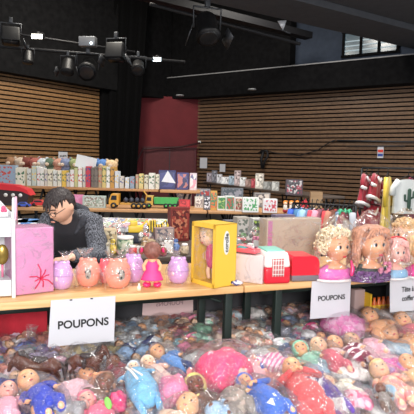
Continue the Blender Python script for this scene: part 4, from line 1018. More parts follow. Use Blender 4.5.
def car(px, py, w, c, label, z=Z4, top=None, off=0):
    p = PZ(px, py, z) + Vector((0, off, .001)); L = w * p.y / F
    t = thing('toy_car', label, 'toy car', p, .05); m_ = mat('car_%d_%d_%d' % c, rgb(*c), .3, coat=.5); r = L * .1
    MB().prism([(-L * .5, r * .7), (L * .5, r * .7), (L * .5, L * .2), (L * .25, L * .24), (L * .12, L * .38), (-L * .28, L * .38), (-L * .4, L * .24), (-L * .5, L * .22)], L * .4, TR((0, -L * .2, 0))).build('body', m_, t, smooth=False)
    MB().prism([(L * .2, L * .25), (L * .1, L * .35), (-L * .25, L * .35), (-L * .34, L * .25)], L * .41, TR((0, -L * .205, 0))).build('window', mat(top or 'dark_glass', rgb(60, 66, 76), .2), t, smooth=False)
    for x in (-.3, .3):
        for s_ in (-1, 1): MB().lathe([(r, 0), (r, L * .06)], 14, TR((x * L, s_ * L * .2 + L * .02, r), rx=PI / 2)).build('wheel', mat('tyre', (0, 0, 0)), t)
    return t
car(24, 207, 13, (60, 90, 190), 'blue and white toy van in front of the toy ship', top='white_van')
car(40, 206.3, 17, (200, 40, 46), 'low red toy car between the ship and the seller')
# storage boxes and packs behind seller, on truck table
more4 = [(77, 207, 12, 12, [C(214, 130, 170), C(220, 150, 190)], 'flat pink pack right of the seller on the truck table'), (94, 208, 24, 12, [C(178, 190, 184), C(150, 164, 150), C(200, 206, 200), C(140, 120, 110)], 'clear-lidded greyish toy box left of the yellow lorry'),
 (184.5, 209, 12, 9, [C(190, 40, 52), C(206, 60, 66), C(150, 30, 40)], 'low red box right of the green tipper'), (183, 205, 18, 13, [C(150, 120, 110), C(180, 150, 130), C(110, 90, 100)], 'brownish mixed pack behind the low red box'),
 (199, 208, 9, 11, [C(214, 210, 200), C(150, 140, 140), C(230, 226, 220)], 'small white framed box next to the low red box'), (207, 210, 7, 14, [C(90, 90, 100), C(220, 220, 226), C(60, 60, 70)], 'black and white figure box'), (213.5, 210, 7, 19, [C(206, 160, 80), C(220, 120, 70), C(90, 140, 100)], 'tall orange figure box'),
 (221.5, 210.5, 9, 14, [C(226, 224, 220), C(90, 150, 90), C(60, 120, 80), C(180, 200, 120)], 'white-framed green toy box, left one'), (230, 211, 9, 15, [C(220, 224, 220), C(70, 140, 110), C(200, 80, 70), C(80, 130, 90)], 'white-framed green and red toy box'), (239, 211.5, 9, 14, [C(226, 220, 214), C(150, 60, 60), C(200, 170, 150), C(90, 110, 80)], 'white-framed reddish toy box'),
 (250.5, 212.5, 17, 15, [C(236, 236, 232), C(80, 160, 100), C(232, 232, 228), C(220, 224, 222)], 'white carton with a green picture on the back table'), (270, 213, 15, 14, [C(236, 232, 232), C(206, 80, 96), C(232, 228, 230), C(220, 210, 214)], 'white carton with a pink-red picture beside the green-pictured one')]
for i, (px, py, w, h, cols, lb) in enumerate(more4): boxy(px, py, w * .95, h, Z4, cols, lb, ang=a4b, dep=.1 if i != 3 else .06, sc=24)
# small figures with orange hair and blue feet
for i, px in enumerate((285, 291, 297)):
    p = PZ(px, 213, Z4); t = thing('toy_figure', ['orange-haired figure with red trousers, left of three by the red house', 'orange-haired figure in blue, middle of three by the red house', 'orange-haired figure in blue next to the red house'][i], 'toy figure', p + Vector((0, 0, .001)), 0, 'orange-haired toy figures'); s = p.y / F
    MB().ball((0, 0, 2.4 * s), (2.5 * s, 2 * s, 2.4 * s), None, 12, 8).build('trousers', mat('fig_leg%d' % (i > 0), rgb(50, 70, 160) if i else rgb(180, 50, 60), .5), t)
    MB().tube([(0, 0, 4 * s), (0, 0, 7.5 * s)], [2.2 * s, 1.8 * s], 10, 'round').build('shirt', mat('fig_shirt', rgb(228, 220, 210), .6), t)
    h = MB().ball((0, 0, 9.6 * s), 2 * s, None, 12, 8).build('head', SK['peach'], t); MB().ball((0, .5 * s, 10.6 * s), (2.3 * s, 2 * s, 2 * s), None, 12, 8).jitter(.01, 30).build('hair', mat('orange_hair', rgb(236, 140, 60), .7), h)
p = PZ(304, 213, Z4); s = p.y / F
t = thing('toy_house', 'small red toy house with a pointed roof beside the wooden board', 'toy house', p + Vector((0, 0, .001)), -.2)
MB().prism([(-4 * s, 0), (4 * s, 0), (4 * s, 9 * s), (1 * s, 14 * s), (-4 * s, 9 * s)], .12).build('wall', mat('house_red', rgb(212, 50, 60), .5), t, smooth=False)
MB().box((0, -.004, 3 * s), (2.4 * s, .008, 5 * s)).build('door', M_white, t, smooth=False)
o = MB().box((0, .04, 10.5 * s), (12 * s, .07, 22 * s), bev=.004).build('wooden_box', wood('pale_box_wood', rgb(150, 120, 88), rgb(174, 142, 106), 4), smooth=False); o.location = PZ(316, 213.5, Z4) + Vector((0, 0, .002)); tag(o, 'upright pale wooden box at the right end of the back table', 'box')
MBx = PZ(192, 209, Z4)
# objects behind the row (second line)
more4b = [(203, 203, 14, 14, [C(150, 150, 160), C(190, 60, 60), C(100, 110, 130), C(200, 190, 180)], 'mixed pack with red parts behind the black and white figure box'), (232, 204, 22, 16, [C(110, 116, 124), C(150, 150, 160), C(80, 90, 100)], 'grey bagged bundle behind the green toy boxes'), (262, 207, 16, 14, [C(140, 140, 140), C(200, 196, 190), C(90, 90, 96)], 'grey box behind the white cartons')]
for px, py, w, h, cols, lb in more4b: boxy(px, py, w, h, Z4, cols, lb, ang=a4b, dep=.1, sc=14)
# ---- shelf table along the right wall
Z6 = .95
s0, s1 = PZ(203, 181.5, Z6), PZ(318, 194, Z6); s1 = PZ(285, 192.5, Z6)
u6 = (s1 - s0); 
t, a6 = back_table(s0, s1 + u6 * .2, Z6, .6, 'raised dark table running along the right slatted wall', cloth=mat('dark_top', rgb(86, 74, 66), .5), n_leg=4)
row6 = [(209, 5, 9, (150, 140, 150), 'grey'), (214, 5, 12, (110, 110, 120), 'dark grey'), (219, 5, 9, (190, 190, 196), 'light grey'), (225, 8, 7, (226, 226, 230), 'low white'), (232, 7, 9, (170, 190, 206), 'pale blue'),
 (237, 6, 15, (196, 176, 176), 'tall pinkish'), (242.5, 6, 9, (230, 230, 230), 'house-shaped white'), (248, 6, 8, (150, 120, 110), 'brown'), (253.5, 5, 9, (190, 70, 80), 'red and white'), (259, 8, 15, (216, 208, 196), 'cream upright'), (267, 8, 8, (140, 140, 136), 'grey-green'), (275, 7, 9, (176, 176, 170), 'silver')]
for px, w, h, c, nm in row6:
    py = 181.5 + (px - 203) * (11 / 82) - .4
    boxy(px, py, w, h, Z6, [rgb(*c), rgb(*c), rgb(*[min(255, v + 40) for v in c]), rgb(*[int(v * .6) for v in c])], '%s box on the raised table along the right wall' % nm, ang=a6 * .2, dep=.1, sc=10, group='boxes on the raised table by the right wall')
t = boxy(294, 195.5, 17, 16, Z6 + .0, [C(60, 50, 60), C(150, 60, 80), C(180, 180, 184), C(50, 46, 56), C(70, 70, 80), C(44, 40, 50)], 'larger dark picture box with pink and white print on the raised right table', ang=-.1, dep=.12, sc=16)
# ---- assorted toys on the near middle table
def on2(px, t_):
    t_ = min(.68, max(.05, t_ * .95)); q = TT(0, 1.02 + t_, Z2); r = ray(px, 240); n_ = TN
    # point of the table at depth t_ seen in column px
    best = None
    for i in range(400):
        c_ = TT(S_J - 1.6 + i * .008, 1.02 + t_, Z2); v_ = c_ - CAM; X = 207 + F * v_.dot(CR) / v_.dot(CF)
        if best is None or abs(X - px) < best[0]: best = (abs(X - px), c_)
    return best[1]
def up(px, py, d): return P(px, py, d)
mid = [(96, .55, 14, 18, [C(120, 140, 100), C(190, 60, 50), C(100, 150, 90), C(200, 180, 90)], 'green and red picture box behind the first eggs'), (165, .6, 20, 16, [C(150, 130, 130), C(190, 170, 160), C(100, 100, 110)], 'greyish flat box behind the pink-dressed doll'), (180, .72, 20, 34, [C(120, 40, 36), C(150, 60, 50), C(190, 120, 90), C(90, 30, 30)], 'dark red picture box behind the yellow doll box'),
 (110, .35, 15, 22, [C(206, 188, 156), C(190, 168, 130), C(110, 100, 80), C(214, 200, 170)], 'cream carton with dark marks behind the eggs'), (243, .5, 13, 26, [C(176, 170, 160), C(110, 120, 110), C(200, 196, 190)], 'grey printed box right of the yellow box'), (258, .62, 13, 22, [C(206, 206, 200), C(160, 190, 90), C(70, 80, 70)], 'white and lime box behind the beige carton'), (232, .66, 12, 20, [C(110, 110, 120), C(190, 190, 196), C(80, 84, 92)], 'dark speckled box just behind the yellow box'), (150, .3, 12, 10, [C(170, 150, 120), C(200, 180, 150)], 'small tan box behind the pigtailed doll'), (285, .66, 22, 24, [C(120, 110, 130), C(190, 90, 130), C(80, 80, 90)], 'mauve box hidden behind the large wrapped carton')]
for px, t_, w, h, cols, lb in mid:
    p = on2(px, t_); s = p.y / F
    tt = thing('toy_box', lb, 'box', p + Vector((0, 0, .001)), a2); W_, H_ = w * s, h * s
    MB().box((0, .05, H_ / 2), (W_, .1, H_), bev=.003).build('carton', mat('mid%d' % int(px), cols[0], .5), tt, smooth=False)
    MB().box((0, -.001, H_ * .5), (W_ * .86, .003, H_ * .84)).build('front_print', multi('midp%d' % int(px), cols[1:], 22, .4), tt, smooth=False)
p = on2(125, .22); s = p.y / F
t = thing('toy_tin', 'round greenish tin with a white lid behind the salmon eggs', 'tin', p + Vector((0, 0, .001)), 0)
MB().lathe([(8 * s, 0), (8 * s, 15 * s)], 24).build('can', multi('tin_print', [C(110, 140, 110), C(170, 180, 150), C(90, 120, 100), C(200, 200, 180)], 24, .35), t)
MB().lathe([(8.4 * s, 15 * s), (8.4 * s, 17 * s), (7.5 * s, 17.6 * s)], 24).build('lid', M_wp, t)
def digger(px, t_, c, label, stripe=False):
    p = on2(px, t_); s = p.y / F
    t = thing('toy_digger', label, 'toy vehicle', p + Vector((0, 0, .001)), .2)
    m_ = mat('dig_yellow', rgb(232, 196, 60), .4) if not stripe else stripes('bee_stripes', rgb(232, 200, 60), rgb(40, 36, 34), 14, 'X')
    MB().box((0, 0, 14 * s), (15 * s, 7 * s, 7 * s), bev=.008).build('body', m_, t)
    MB().box((-2 * s, 0, 19 * s), (7 * s, 6 * s, 6 * s), bev=.006).build('cab', m_, t)
    MB().tube([(6 * s, 0, 17 * s), (11 * s, 0, 22 * s), (14 * s, 0, 15 * s)], 1.2 * s, 8, 'round').build('arm', m_, t)
    MB().box((0, 0, 5.2 * s), (18 * s, 8 * s, 10.4 * s), bev=.01).build('box_stand', mat('dark_load', (0, 0, 0)), t)
digger(136, .75, 0, 'yellow toy digger behind the greenish tin'); digger(154, .7, 0, 'yellow and black striped toy behind the pigtailed doll', True)
# bagged bundles on the middle table
bund = [(100, .75, 16, 26, (190, 90, 80), 'reddish bagged bundle beside the seller\'s shoulder'), (118, .72, 14, 24, (200, 196, 190), 'white bagged bundle above the cream carton'), (146, .55, 14, 18, (210, 204, 196), 'pale bagged bundle between the two yellow toys'), (166, .35, 18, 15, (190, 180, 176), 'silvery bagged bundle left of the third lilac egg'), (240, .2, 18, 14, (150, 150, 150), 'grey bagged bundle above the coral tray'), (252, .25, 14, 22, (170, 170, 160), 'clear bag with pale toys left of the big wrapped carton'), (96, .12, 14, 17, (170, 170, 110), 'yellow-green bagged bundle right behind the coral egg')]
for px, t_, w, h, c, lb in bund:
    p = on2(px, t_); s = p.y / F
    t = thing('bagged_bundle', lb, 'bagged toys', p + Vector((0, 0, .001)), 0)
    b = MB(); rn = random.Random(int(px * 7))
    for i in range(9): b.ball((rn.uniform(-.35, .35) * w * s, rn.uniform(-.03, .03), rn.uniform(.2, .75) * h * s), (w * s * .2, .03, h * s * .16), None, 8, 6)
    b.build('toys', multi('bundle%d' % int(px), [rgb(*c), rgb(*[int(v * .6) for v in c]), rgb(*[min(255, v + 50) for v in c]), rgb(200, 90, 90)], 16, .5), t)
    def fn(u, v, w=w * s, h=h * s): 
        a = u * 2 * PI; k = math.sin(PI * min(.97, .2 + v * .76)) ; return Vector((math.cos(a) * w * .58 * k, math.sin(a) * .06 * k, v * h * 1.12))
    bag(t, fn, 16, 8, F_bag2, .012, int(px))
# ---- clothes racks
def garment(p, rz, w, h, m_, label, name, sleeves=True, trim=None, group=None, kind='dress', cat='clothes', depth=.05):
    """p = hanging point (top of the hook)"""
    t = thing(name, label, cat, p, rz, group)
    b = MB(); sw = w * .36
    def fn(u, v):
        a = u * 2 * PI; z = -.075 - v * h - (abs(math.cos(a)) ** 2) * .03 * max(0, 1 - v * 8)
        if kind == 'dress': ww = sw + (w * .5 - sw) * v ** 1.1 if v > .25 else sw * (1 - .15 * math.sin(v * PI * 2))
        else: ww = w * .42
        if v < .06: ww *= .86 + v * 2.3
        return Vector((math.cos(a) * ww * (1 + .05 * math.sin(a * 9) * v), math.sin(a) * depth * (.5 + v * .6) + .012 * v * math.sin(a * 7), z))
    b.grid(fn, 32, 14)
    if sleeves:
        for s in (-1, 1): b.tube([(s * sw * .8, 0, -.09), (s * (sw + w * .09), -.01, -.1 - h * .2), (s * (sw + w * .12), -.02, -.1 - h * .42)], [w * .085, w * .085, w * .09], 10)
    b.build('garment', m_, t)
    if trim:
        def fur(pts, r_): MB().tube(pts, r_, 6).jitter(.008, 60).build('fur_trim', trim, t)
        fur([(math.cos(a) * w * .5, math.sin(a) * depth * 1.1, -.07 - h) for a in [k * PI / 8 for k in range(17)]], .022)
        for s in (-1, 1): fur([(s * (sw + w * .02), -.05, -.1 - h * .43), (s * (sw + w * .22), -.02, -.1 - h * .42)], .022)
        fur([(-sw * .5, -depth * .6, -.1), (0, -depth, -.16), (sw * .5, -depth * .6, -.1)], .014)
    MB().tube([(-sw * .9, 0, -.09), (0, 0, -.03), (sw * .9, 0, -.09)], .006, 6).build('hanger', M_dkmetal, t)
    MB().tube([(0, 0, -.03), (0, 0, 0), (.015, 0, .018), (.03, 0, .004)], .004, 6).build('hook', M_metal, t)
    return t
dR = 6.0
rail0, rail1 = P(362, 168, dR + .1), P(430, 169, dR - .1)
t = thing('clothes_rack', 'tall clothes rack at the right holding the Santa dresses and cactus T-shirt', 'clothes rack', (0, 0, 0))
M_metal_keep = M_metal; M_metal = M_legk
MB().tube([rail0, rail1], .012, 8).build('rail', M_metal, t)
for q in (rail0, rail1):
    MB().tube([q, (q.x, q.y, 0.02)], .014, 8).build('post', M_metal, t); MB().tube([(q.x, q.y - .25, .02), (q.x, q.y + .25, .02)], .016, 8).build('foot', M_metal, t)
M_santa = mat('santa_red', rgb(150, 14, 40), .7, var=.15, sheen=.3); M_fur = mat('white_fur', rgb(236, 232, 232), .9)
def hangpt(px, off=0): f_ = (P(px, 168, dR).x - rail0.x) / (rail1.x - rail0.x); return rail0.lerp(rail1, f_) + Vector((0, off, -.018))
garment(hangpt(368, -.05), .9, .34, .36, M_santa, 'red Santa dress with white fur trim, left of the three upper ones', 'santa_dress', trim=M_fur, group='Santa dresses on the rack')
garment(hangpt(374), 1.0, .34, .5, M_santa, 'red Santa dress with white trim, middle one hanging lower', 'santa_dress', trim=M_fur, group='Santa dresses on the rack')
garment(hangpt(380), .8, .30, .3, M_santa, 'short red Santa dress next to the yellow dress', 'santa_dress', trim=M_fur, group='Santa dresses on the rack')
q = hangpt(371); garment(Vector((q.x, q.y - .12, q.z - .38)), .5, .36, .36, M_santa, 'red Santa dress clipped beneath the upper ones', 'santa_dress', trim=M_fur, group='Santa dresses on the rack')
garment(hangpt(386, -.1), 1.0, .28, .78, mat('yellow_satin', rgb(222, 190, 60), .35, sheen=.3), 'long yellow satin dress between the Santa dresses and the T-shirt', 'yellow_dress')
q = garment(hangpt(404, -.12) + Vector((0, 0, -.03)), .05, .40, .40, mat('white_jersey', rgb(214, 218, 216), .85, bump=.2), 'white T-shirt printed with a dark green cactus hanging at the right edge', 'cactus_t_shirt', kind='shirt', cat='T-shirt')
b = MB(); b.tube([(0, 0, -.4), (0, 0, -.2)], .022, 10, 'round', flat=.4, up=(0, 1, 0)); b.tube([(0, 0, -.33), (-.05, 0, -.32), (-.052, 0, -.26)], .014, 8, 'round', flat=.5, up=(0, 1, 0)); b.tube([(0, 0, -.3), (.05, 0, -.28), (.052, 0, -.22)], .014, 8, 'round', flat=.5, up=(0, 1, 0)); b.box((0, 0, -.425), (.07, .012, .03))
for v in b.bm.verts: v.co.y -= .054
b.build('cactus_print', mat('cactus_green', rgb(58, 84, 70), .8), q)
garment(hangpt(416, -.02), .3, .34, .62, mat('wine_jersey', rgb(120, 40, 66), .8), 'dark wine garment behind the cactus T-shirt', 'wine_dress')
# low rack of baby clothes
r0, r1 = P(293, 203, 4.9), P(356, 206, 4.5)
t = thing('clothes_rack', 'low rack of small baby clothes behind the blonde styling head', 'clothes rack', (0, 0, 0))
MB().tube([r0, r1], .01, 8).build('rail', M_metal, t)
for q in (r0, r1):
    MB().tube([q, (q.x, q.y, 0.02)], .012, 8).build('post', M_metal, t); MB().tube([(q.x, q.y - .2, .02), (q.x, q.y + .2, .02)], .012, 8).build('foot', M_metal, t)
bc = [((50, 90, 190), 'royal blue'), ((120, 160, 210), 'sky blue'), ((60, 110, 150), 'teal blue'), ((150, 190, 220), 'pale blue'), ((220, 220, 226), 'white'), ((200, 70, 90), 'cherry red'), ((226, 150, 170), 'pale pink'), ((50, 46, 54), 'black'), ((206, 60, 70), 'tomato red'), ((180, 120, 100), 'tan'), ((110, 130, 160), 'denim grey'), ((130, 160, 190), 'faded denim'), ((150, 50, 60), 'dark red'), ((176, 180, 190), 'silver grey')]
for i, (c, nm) in enumerate(bc):
    q = r0.lerp(r1, (i + .5) / len(bc)) + Vector((0, 0, .028)); garment(q, 1.0 + .3 * math.sin(i * 2), .34, .40 + .06 * (i % 3), mat('baby_' + nm.replace(' ', '_'), rgb(*c), .8, var=.15), '%s baby garment on the low rack behind the styling heads' % nm, 'baby_garment', group='baby clothes on the low rack', kind='dress' if i % 2 else 'shirt', depth=.035)
# heaped bag behind busts, right
t = thing('bagged_bundle', 'clear bag tied with a mint green ribbon behind the auburn head', 'bagged toys', on2(362, .3) + Vector((0, 0, .001)), 0)
b = MB(); b.ball((0, 0, .1), (.11, .08, .1), None, 14, 10).jitter(.03, 12).build('toys', mat('pale_toys', rgb(214, 196, 186), .6, var=.2), t)
b = MB(); zr = .27
for a in (.3, 1.4, 2.6, 3.8, 5.2): b.tube([(0, 0, zr), (math.cos(a) * .05, math.sin(a) * .03, zr + .03), (math.cos(a) * .07, math.sin(a) * .04, zr - .005)], .011, 6, 'round')
b.build('mint_ribbon', mat('mint_ribbon', rgb(70, 176, 130), .5), t)
bag(t, lambda u, v: Vector((math.cos(u * 2 * PI) * (.14 * math.sin(PI * min(1, .2 + v * .72)) + .01), math.sin(u * 2 * PI) * .09 * math.sin(PI * min(1, .2 + v * .75)), v * .29)), 18, 10, F_bag2, .012, 5)

q_ = [o for o in bpy.data.objects if o.name.startswith('santa_dress')]
for i, o in enumerate(sorted(q_, key=lambda o: o.name)): o.rotation_euler = (0, (.22, -.12, .3, -.3)[i % 4], (1.0, .7, .85, .2)[i % 4])
# small clutter at the front of the middle table
clut = [(99, 'lime green', (130, 170, 80), 'behind the coral egg'), (106, 'cream', (214, 204, 180), 'behind the coral egg'), (113, 'yellow', (222, 190, 80), 'left of the greenish tin'), (133, 'red', (190, 60, 60), 'right of the greenish tin'), (139, 'white', (222, 220, 216), 'left of the pigtailed doll'),
 (145, 'tan', (186, 150, 110), 'behind the pigtailed doll'), (163, 'pink', (220, 140, 160), 'right of the pigtailed doll'), (169, 'white', (226, 222, 216), 'behind the third lilac egg'), (176, 'blue', (90, 120, 180), 'behind the third lilac egg'), (184, 'beige', (200, 180, 150), 'left of the yellow box'),
 (236, 'grey', (150, 150, 156), 'right of the yellow box'), (243, 'green', (110, 150, 100), 'right of the yellow box'), (250, 'white', (224, 222, 220), 'left of the wrapped carton'), (257, 'pink', (214, 130, 160), 'left of the wrapped carton'), (262, 'black', (50, 50, 56), 'left of the wrapped carton')]
rn = random.Random(77)
for i, (px, nm, c, where) in enumerate(clut):
    p = on2(px, .06 + .1 * (i % 3)); s = p.y / F; h = rn.uniform(8, 14) * s; w = rn.uniform(3.4, 5) * s
    kd = ('pot', 'small box', 'pouch')[i % 3]
    t = thing(('toy_pot', 'toy_box', 'toy_pouch')[i % 3], '%s %s among the clutter %s' % (nm, kd, where), kd.split()[-1], p + Vector((0, 0, .001)), rn.uniform(-.4, .4))
    m_ = multi('clut%d' % i, [rgb(*c), rgb(*[int(v * .75) for v in c]), rgb(*[min(255, v + 30) for v in c])], 30, .4)
    if i % 3 == 0:
        MB().lathe([(w * .8, 0), (w, h * .2), (w, h * .75), (w * .7, h * .8)], 16).build('jar', m_, t); MB().lathe([(w * .8, h * .8), (w * .8, h * .95), (w * .6, h)], 16).build('lid', M_wp, t)
    elif i % 3 == 1:
        MB().box((0, 0, h / 2), (w * 2, w * 1.2, h), bev=.002).build('carton', m_, t, smooth=False); MB().box((0, -w * .6, h * .5), (w * 1.5, .003, h * .5)).build('label_panel', M_white, t, smooth=False)
    else:
        MB().tube([(0, 0, w * .3), (0, 0, h * .55), (0, 0, h * .8), (0, 0, h)], [w, w * 1.1, w * .5, w * .7], 14, 'round', flat=.6, up=(0, 1, 0)).jitter(.006, 30, i).build('pouch', m_, t); MB().tube([(math.cos(a) * w * .5, math.sin(a) * w * .34, h * .82) for a in [k * PI / 6 for k in range(13)]], .003, 5).build('tie', M_fur, t)
# ---------------------------------------------------------------- the heap of bagged dolls on the low benches
def cloth_mat(c, v=.12): return mat('cloth_%d_%d_%d' % c, rgb(*c), .8, var=v, vscale=25, sheen=.1, bump=.7, bscale=70)
LANDM = []   # (px, py, phrase)
def note(px, py, phrase): LANDM.append((px, py, phrase))
def frame(p, dirv, roll_to_cam=.5):
    x = dirv.normalized(); f = (Vector((0, 0, 1)) + (CAM - p).normalized() * roll_to_cam); z = (f - x * f.dot(x)).normalized(); y = z.cross(x)
    M_ = Matrix((x, y, z)).transposed().to_4x4(); M_.translation = p; return M_
def doll(hx, hy, fx, fy, hr, sk, suit, label, zo=.06, legs=None, sleeve=None, hat=None, hair=None, eyes=True, arms='down', pat=None, seed=1, film_=None, roll=1.5, trim=None, simple=False, fat=1.0, fz=0, group=None, cat='doll', name='baby_doll', socks=None, bag_=True, dress=False, nod=.9):
    zc = ZB + zo; ph = PZ(hx, hy, zc); r = hr * 1.12 * ph.y / F; pf = PZ(fx, fy, zc + fz)
    v = pf - ph; L = max(v.length, r * 3.2); M_ = frame(ph, v, roll)
    t = thing(name, label, cat, (0, 0, 0), 0, group); t.matrix_world = M_
    S = cloth_mat(suit) if not pat else pat; Sl = cloth_mat(sleeve) if sleeve else S; Lg = cloth_mat(legs) if legs else S
    Ri = M_.to_3x3().inverted(); fd = Ri @ (Vector((0, 0, .75)) + (CAM - ph).normalized() * nod).normalized(); tp = Vector((-1, 0, 0)) if abs(fd.x) < .93 else Vector((-1, 0, .3))
    tp = (tp - fd * tp.dot(fd)).normalized(); rt = (-fd).cross(tp); HMx = Matrix((rt, -fd, tp)).transposed().to_4x4()   # the head nods towards the feet or the aisle
    if simple:
        HS = TR((-.12 * r, 0, .38 * r)) @ HMx; h = MB().ball((0, 0, 0), (r * .88, r * .9, r), HS, 14, 10, fn=face_fn(1)).build('head', SK[sk], t)
        for s in (-1, 1): MB().ball((s * r * .3, -r * .84, 0), (r * .1, r * .06, r * .08), HS, 8, 6).build('eye', M_eye_d, h)
    else: h = add_head(t, r, sk, 1, TR((-.12 * r, 0, .38 * r)) @ HMx, open_eyes=eyes)
    w = r * 1.0 * fat
    b = MB()
    if dress: b.tube([(r * .9, 0, -.1 * r), (L * .45, 0, 0), (L * .98, 0, -.1 * r)], [w * .8, w * 1.25, w * 1.7], 16, 'round', flat=.62, up=(0, 0, 1))
    else: b.tube([(r * 1.0, 0, -.1 * r), (r * 1.7, 0, 0), (L * .55, 0, 0), (L * .72, 0, 0)], [w * .45, w * .92, w * 1.08, w * .9], 16, 'round', flat=.78, up=(0, 0, 1))
    b.jitter(r * .1, 12 / (r * 10), seed).build('romper', S, t)
    rn = random.Random(seed)
    for s in (-1, 1):
        if arms == 'down': pts = [(r * 1.15, s * w * .85, 0), (r * 1.9, s * w * 1.25, .1 * r), (r * 2.7, s * w * 1.2, .35 * r)]
        elif arms == 'up': pts = [(r * 1.15, s * w * .85, 0), (r * 1.3, s * w * 1.7, .3 * r), (r * .5, s * w * 1.9, .8 * r)]
        elif arms == 'fold': pts = [(r * 1.2, s * w * .9, 0), (r * 2.1, s * w * 1.25, .4 * r), (r * 2.1, s * w * .45, 1.1 * r)]
        else: pts = [(r * 1.2, s * w * .9, 0), (r * 1.9, s * w * 1.4, .5 * r), (r * (1.5 + s * .8), s * w * 1.6, 1.2 * r)]
        MB().tube(pts, [r * .36, r * .34, r * .27], 10, 'round').jitter(r * .06, 14, seed + s).build('sleeve', Sl, t)
        e = Vector(pts[-1]); d = (e - Vector(pts[-2])).normalized(); hm = MB(); hm.ball(e + d * r * .36, (r * .24, r * .22, r * .17), None, 10, 8)
        if not simple:
            sd = Vector((-d.y, d.x, 0))
            for k in range(4): hm.tube([e + d * r * .5 + sd * r * .11 * (k - 1.5), e + d * r * .72 + sd * r * .13 * (k - 1.5) + Vector((0, 0, r * .05))], [r * .06, r * .05], 6, 'round')
            hm.tube([e + d * r * .35 + sd * r * .2 * s, e + d * r * .5 + sd * r * .34 * s], [r * .06, r * .05], 6, 'round')
        hm.build('hand', SK[sk], t)
        if not dress:
            k_ = rn.uniform(.3, .9)
            MB().tube([(L * .64, s * w * .45, 0), (L * .82, s * w * (.6 + .15 * k_), r * .2), (L * .99, s * w * .5, 0)], [r * .58, r * .52, r * .4], 10, 'round').jitter(r * .06, 14, seed + s + 5).build('trouser_leg', Lg, t)
            MB().ball((L * 1.0, s * w * .5, r * .22), (r * .28, r * .26, r * .42), None, 10, 8).build('foot', cloth_mat(socks) if socks else (Lg if socks is None and legs else SK[sk]), t)
    if hat:
        k = MB()
        def hf(c):
            c = c.copy(); return c * (1.13 if not (c.y < -.1 and c.z < .62 and abs(c.x) < .78) else .8)
        k.ball((0, r * .05, r * .02), (r * .9, r * .95, r * 1.02), HMx, 20, 14, fn=hf)
        [setattr(v, 'co', v.co + Vector((-.12 * r, 0, .38 * r))) for v in k.bm.verts]; k.build('bonnet', cloth_mat(hat), t)
        MB().tube([Vector((-.12 * r, 0, .38 * r)) + HMx @ Vector((math.sin(a) * r * .82, -r * .42, math.cos(a) * r * .84)) for a in [(-.75 + 1.5 * j / 12) * PI for j in range(13)]], r * .1, 6).build('bonnet_trim', cloth_mat(trim or tuple(min(255, c + 25) for c in hat)), t)
    if hair:
        k = MB()
        def hf2(c):
            c = c.copy(); return c * (1.1 if not (c.y < .05 and c.z < .5) else .82)
        k.ball((0, r * .04, r * .03), (r * .9, r * .95, r * 1.02), HMx, 20, 14, fn=hf2); k.jitter(r * .05, 60); [setattr(v, 'co', v.co + Vector((-.12 * r, 0, .38 * r))) for v in k.bm.verts]
        k.build('hair', mat('hair_%d_%d_%d' % hair, rgb(*hair), .6, var=.3, vscale=60, bump=.5), t)
    if trim and not hat: MB().tube([(r * 1.0, w * math.sin(a) * .75, w * math.cos(a) * .6) for a in [(-.6 + 1.2 * j / 8) * PI for j in range(9)]], r * .13, 6).build('collar', cloth_mat(trim), t)
    if bag_:
        def fn(u, v):
            a = u * 2 * PI; x = -r * 1.5 + (L + r * 3.0) * v; k = math.sin(PI * min(1, max(0, v * .9 + .05))) ** .45
            if v < .06 or v > .94: k *= .75 + .25 * math.sin(a * 4)
            return Vector((x, math.cos(a) * w * 1.75 * k, max(-.04, math.sin(a) * r * 1.45 * k + .1 * r)))
        bag(t, fn, 20, 14, film_ or F_bag, r * .22, seed)
    note(hx * .6 + fx * .4, hy * .6 + fy * .4, label); return t
def lump(px, py, w, h, cols, label, zo=.05, rz=0, name='folded_outfit', cat='doll clothes', th=.03, seed=1, group=None, film_=None, bag_=True, sc=18, amp=.012, stripe=None, reg=True, extra=None):
    zc = ZB + zo; p = PZ(px, py, zc); s = p.y / F; a_, b_ = w * s / 2, h * s / 2 / max(.3, (CAMZ - zc) / (p - CAM).length) * .8
    t = thing(name, label, cat, p, rz, group)
    m_ = stripe or (multi('fabric_' + '_'.join('%d%d%d' % c for c in cols), [rgb(*c) for c in cols], sc, .75) if len(cols) > 1 else cloth_mat(cols[0]))
    def lf(c): 
        k = 1 + .16 * math.sin(4 * math.atan2(c.y, c.x) + seed); return Vector((c.x * k, c.y * k, c.z))
    MB().ball((0, 0, 0), (a_, b_, th), None, 30, 20, fn=lf).jitter(amp, 22, seed).jitter(amp * .5, 75, seed).build('fabric', m_, t)
    if extra: extra(t, a_, b_, th)
    if bag_:
        def bf(u, v):
            an = u * 2 * PI; ph = PI * (v - .5); q = math.cos(ph) ** .5 if abs(math.cos(ph)) > 1e-4 else 0
            return Vector((math.cos(an) * a_ * 1.25 * q, math.sin(an) * b_ * 1.2 * q, math.sin(ph) * th * 1.35))
        bag(t, bf, 16, 8, film_ or F_bag, .009, seed)
    if reg: note(px, py, label)
    return t
